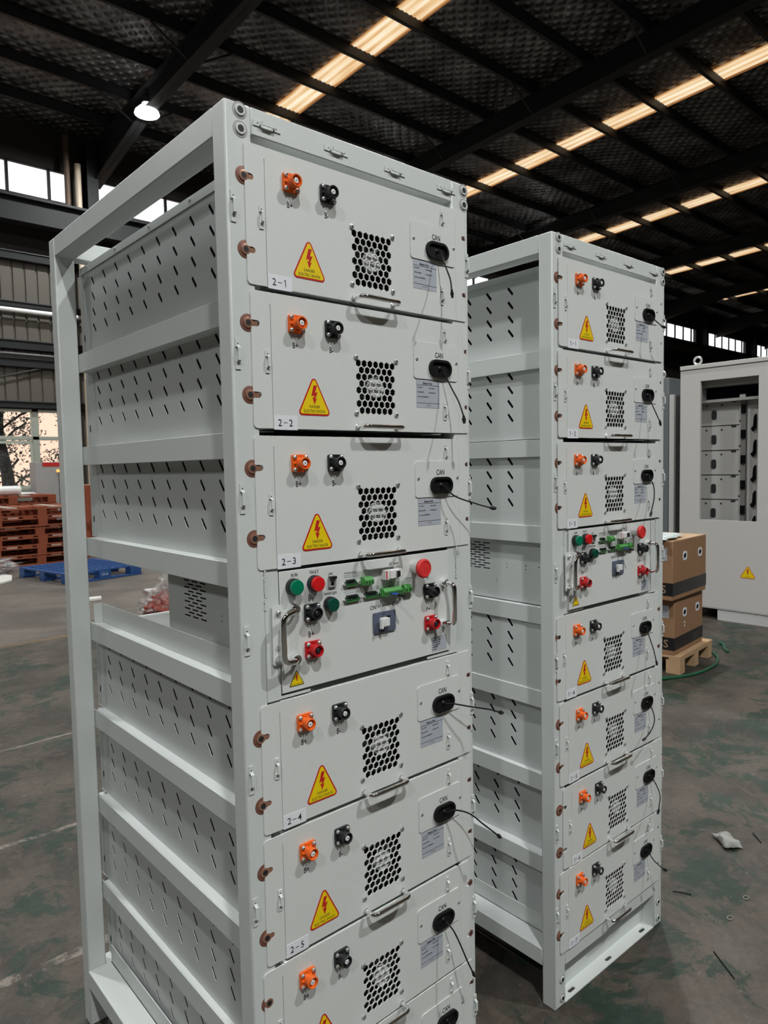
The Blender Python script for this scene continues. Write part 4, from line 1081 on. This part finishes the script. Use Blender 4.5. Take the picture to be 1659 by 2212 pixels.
def eyebolt(x, y, z, p):
    q = MB().mat(steel).tube([(x+.035*math.cos(a*PI/8), y, z+.052+.035*math.sin(a*PI/8)) for a in range(16)], .011, 8, closed=True).cyl((x, y, z), (0, 0, 1), .022, .016, 14); q.build('lifting_eye', p)
eyebolt(U(-.150)+0, .10, 2.417, t); eyebolt(CW-.15, .10, 2.417, t)
# inside: AC unit, five pack fronts, post
def UI(u): return U(u-.075)
y0 = .20
q = MB().mat(cabin).box(.03, CW-.03, .60, .62, .115, 2.36); q.build('inner_back', t, smooth=0)
q = MB().mat(mat('ac_frame', (.42, .41, .40), .5)).sheet([(UI(-.09), 2.06), (UI(.70), 2.06), (UI(.70), 2.27), (UI(-.09), 2.27)], [[(UI(-.05), 2.085), (UI(.68), 2.085), (UI(.68), 2.21), (UI(-.05), 2.21)]], 'y', .10, .25)
q.mat(black_in).box(UI(-.05), UI(.68), .24, .25, 2.085, 2.21); q.build('air_duct', t, smooth=0)
for k in range(5):
    z1 = 2.065-.235*k
    zt = 2.070-.2355*k; zb = zt-.226
    q = MB().mat(packgrey).box(UI(-.24), UI(.285), y0, y0+.35, zb, zt)
    q.mat(ink).box(UI(.285)-.08, UI(.285)-.035, y0-.002, y0, zt-.018, zt-.001)
    p = q.build('stored_pack', t, smooth=0)
    MB().mat(ink).sheet(rrect(UI(.02), UI(.066), zb+.055, zb+.145, .018), [], 'y', y0-.006, y0-.001).build('grommet', p)
    for uu in (-.03, .115): MB().mat(ink).cyl((UI(uu), y0, zt-.035), (0, -1, 0), .009, .003, 10).build('hole_plug', p)
    warning(p, 'warning_sticker', UI(-.125), UI(-.09), zb+.03, zb+.065, y0-.001, ())
    q = MB().mat(packgrey)
    q.box(UI(.285), UI(.335), y0-.02, y0-.005, zb+.02, zt+.05); q.mat(black_in).box(UI(.31), UI(.345), y0-.05, y0-.02, zb+.10, zb+.18).build('busbar_bracket', p, smooth=0)
MB().mat(mat('inner_post', (.20, .195, .19), .5)).box(UI(.30), UI(.345), y0-.03, y0+.3, .12, 2.07).build('inner_post', t, smooth=0)
q = MB().mat(packgrey).box(UI(.348), UI(.80), y0, y0+.3, .12, 2.07); pr = q.build('side_column', t, smooth=0)
for k in range(5):
    MB().mat(black_in).prism([(UI(.415), 1.90-.2355*k), (UI(.43), 1.93-.2355*k), (UI(.43), 1.80-.2355*k), (UI(.405), 1.77-.2355*k), (UI(.39), 1.80-.2355*k), (UI(.41), 1.82-.2355*k)], 'y', y0-.03, y0-.001).build('cable_loop', pr)
warning(t, 'warning_sticker', U(.306), U(.440), .424, .535, -.001, ('DANGER',), mat('orange_red', (.62, .13, .03), .5), inkred, .012, .006)
MB().mat(ink).text('I', U(.545), 2.02, .05, -.002, 2).build('marking', t, smooth=0)
# the neighbouring cabinet further left, seen edge on
t = thing('battery_cabinet', 'narrow darker grey cabinet behind the cardboard boxes, left of the open windowed cabinet', 'cabinet', (6.45, 2.52, 0), 0)
MB().mat(cab_d).box(.0, .9, 0, .62, .0, 2.365).build('carcass', t, bevel=.004)
q = MB().mat(steel).tube([(.07, .10+.03*math.cos(a*PI/8), 2.365+.045+.035*math.sin(a*PI/8)) for a in range(16)], .010, 8, closed=True).cyl((.07, .10, 2.365), (0, 0, 1), .02, .014, 12); q.build('lifting_eye', t)
q = MB().mat(mat('white_edge', (.62, .62, .62), .5)).box(.0, .035, -.06, -.01, 0, 2.19); q.build('door_edge', t)

# ------------------------------------------------------------------ cartons on a small pallet
PR = .10
cp_, sp_ = math.cos(PR), math.sin(PR)
t = thing('wooden_pallet', 'small raw pine pallet under the two cardboard boxes by the second rack', 'pallet', (4.20, 1.285, 0), PR)
q = MB().mat(pine); q.box(0, .66, 0, .52, .112, .128); q.box(0, .66, 0, .08, .097, .112).box(0, .66, .22, .30, .097, .112).box(0, .66, .44, .52, .097, .112); q.build('deck', t, smooth=0)
for x0 in (0, .285, .57):
    for y0 in (0, .21, .42):
        if x0 == 0: MB().mat(pine).box(x0, x0+.09, y0, y0+.10, .0, .097).build('block', t, smooth=0)
        else: MB().mat(pine).box(x0, x0+.08, y0, y0+.10, .0, .097).build('block', t, smooth=0)
def carton(label, x, y, z, rz, L, Wd, h, stripe0, stripe1, mark=False):
    t = thing('cardboard_box', label, 'box', (x, y, z), rz, 'cardboard boxes on the pine pallet')
    MB().mat(cardboard).box(0, L, 0, Wd, 0, h-.003).build('carton', t, bevel=.006)
    MB().mat(cardtop).box(.002, L-.002, .002, Wd-.002, h-.003, h).build('top_flap', t, bevel=.001)
    q = MB().mat(tape_m).box(-.0015, L+.0015, -.0015, Wd+.0015, stripe0, stripe1)
    q.mat(mat('carton_print', (.42, .27, .15), .7)); q.text('CBESS', -.0, (stripe0+stripe1)/2, (stripe1-stripe0)*.55, -.0025, 1.3, axis='x') if False else None
    st = q.build('black_band', t, smooth=0)
    lt = MB().mat(mat('carton_print', (.42, .27, .15), .7))
    me, wd = text_mesh('CBESS'); k = (stripe1-stripe0)*.62/.7; vs = [(-.0025, (Wd*.20)+(wd/2*k)-(v[0])*k+.06, (stripe0+stripe1)/2+(v[1]-.35)*k) for v in me[0]]
    lt.add(vs, me[1]); lt.build('band_lettering', t, smooth=0)
    lt = MB().mat(mat('carton_print_dark', (.10, .085, .075), .7)).text('CBESS', L*.76, (stripe0+stripe1)/2, (stripe1-stripe0)*.4, -.0022, 1.2); lt.build('band_lettering', t, smooth=0)
    for cx in (L*.34, L*.80):
        q = MB().mat(white).sheet(rrect(cx-.038, cx+.038, h-.152, h-.088, .022), [obround(cx, h-.12, .050, .034, .25)], 'y', -.002, 0)
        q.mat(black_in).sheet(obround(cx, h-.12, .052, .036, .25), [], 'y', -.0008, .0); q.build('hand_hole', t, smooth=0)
    if mark: MB().mat(white).cyl((L*.34, -.0005, h-.195), (0, -1, 0), .009, .001, 10).cyl((L*.34, -.0005, h-.22), (0, -1, 0), .009, .001, 10).build('label_mark', t)
    MB().mat(plate_g).box(-.0012, 0, .04, .17, h-.14, h-.05).build('address_label', t)
    return t
carton('lower cardboard box of the stack on the pine pallet', 4.205, 1.33, .1285, PR, .56, .44, .405, .035, .125, True)
carton('upper cardboard box with a plastic sheet on its lid', 4.115, 1.30, .5345, PR-.02, .62, .46, .420, .035, .125)
crumple('plastic_sheet', 'white translucent plastic sheet lying on the upper cardboard box', 'plastic sheet', mat('milky_sheet', (.60, .66, .64), .3), 4.22, 1.55, .956, .42, .42, .055, 3, rz=.2)
pts = smoothpath([(3.95, 1.34, .012), (4.15, 1.25, .009), (4.34, 1.205, .009), (4.58, 1.215, .009), (4.79, 1.28, .009), (4.93, 1.39, .009), (4.955, 1.50, .009), (4.92, 1.62, .009)], 8)
tag(MB().mat(hose_g).tube(pts, .010, 8).build('green_strap'), 'green packing strap looping on the floor around the pine pallet', 'strap')
pts = smoothpath([(5.02, 1.30, .010), (5.10, 1.36, .010), (5.20, 1.41, .012), (5.27, 1.47, .012)], 8)
tag(MB().mat(hose_g).tube(pts, .010, 8).build('green_strap'), 'short green strap end lying beyond the pine pallet corner', 'strap')
tag(MB().mat(rubber).tube([(5.02, 1.56, .012), (5.21, 1.53, .012)], .012, 8).build('black_strap'), 'short black strap end sticking out beside the pine pallet', 'strap')

# ------------------------------------------------------------------ litter on the floor
crumple('paper_scrap', 'crumpled scrap of white paper on the floor right of the second rack', 'paper', mat('dirty_paper', (.30, .30, .28), .7), 2.19, .11, 0, .11, .075, .040, 11, 8, .9)
def bit(name, label, cat, pts, r, m): return tag(MB().mat(m).tube(pts, r, 6).build(name), label, cat)
bit('cable_tie', 'thin black cable tie standing beside the paper scrap', 'cable tie', [(2.28, .02, .002), (2.33, .07, .004)], .0022, rubber)
bit('cable_tie', 'short black cable tie end with a head on the floor right of the second rack', 'cable tie', smoothpath([(1.72, .10, .006), (1.74, .075, .004), (1.752, .05, .003)]), .0022, rubber)
bit('cable_tie', 'straight black cable tie on the floor at the lower right', 'cable tie', [(1.45, -.22, .002), (1.52, -.13, .003)], .0018, rubber)
bit('cable_tie', 'short black cable tie touching the right side of the second rack', 'cable tie', [(1.70, .35, .003), (1.80, .36, .003)], .002, rubber)
for (x, y, lab) in ((1.87, -.085, 'upper right'), (1.72, -.095, 'lower left')):
    pts = [(x+.012*math.cos(a*PI/6), y+.008*math.sin(a*PI/6), .003) for a in range(12)]
    tag(MB().mat(mat('dull_steel', (.25, .24, .22), .45, .6)).tube(pts, .0017, 6, closed=True).build('metal_ring'), 'tiny metal ring on the floor at the right, %s of two' % lab, 'ring', 'metal rings on the floor')
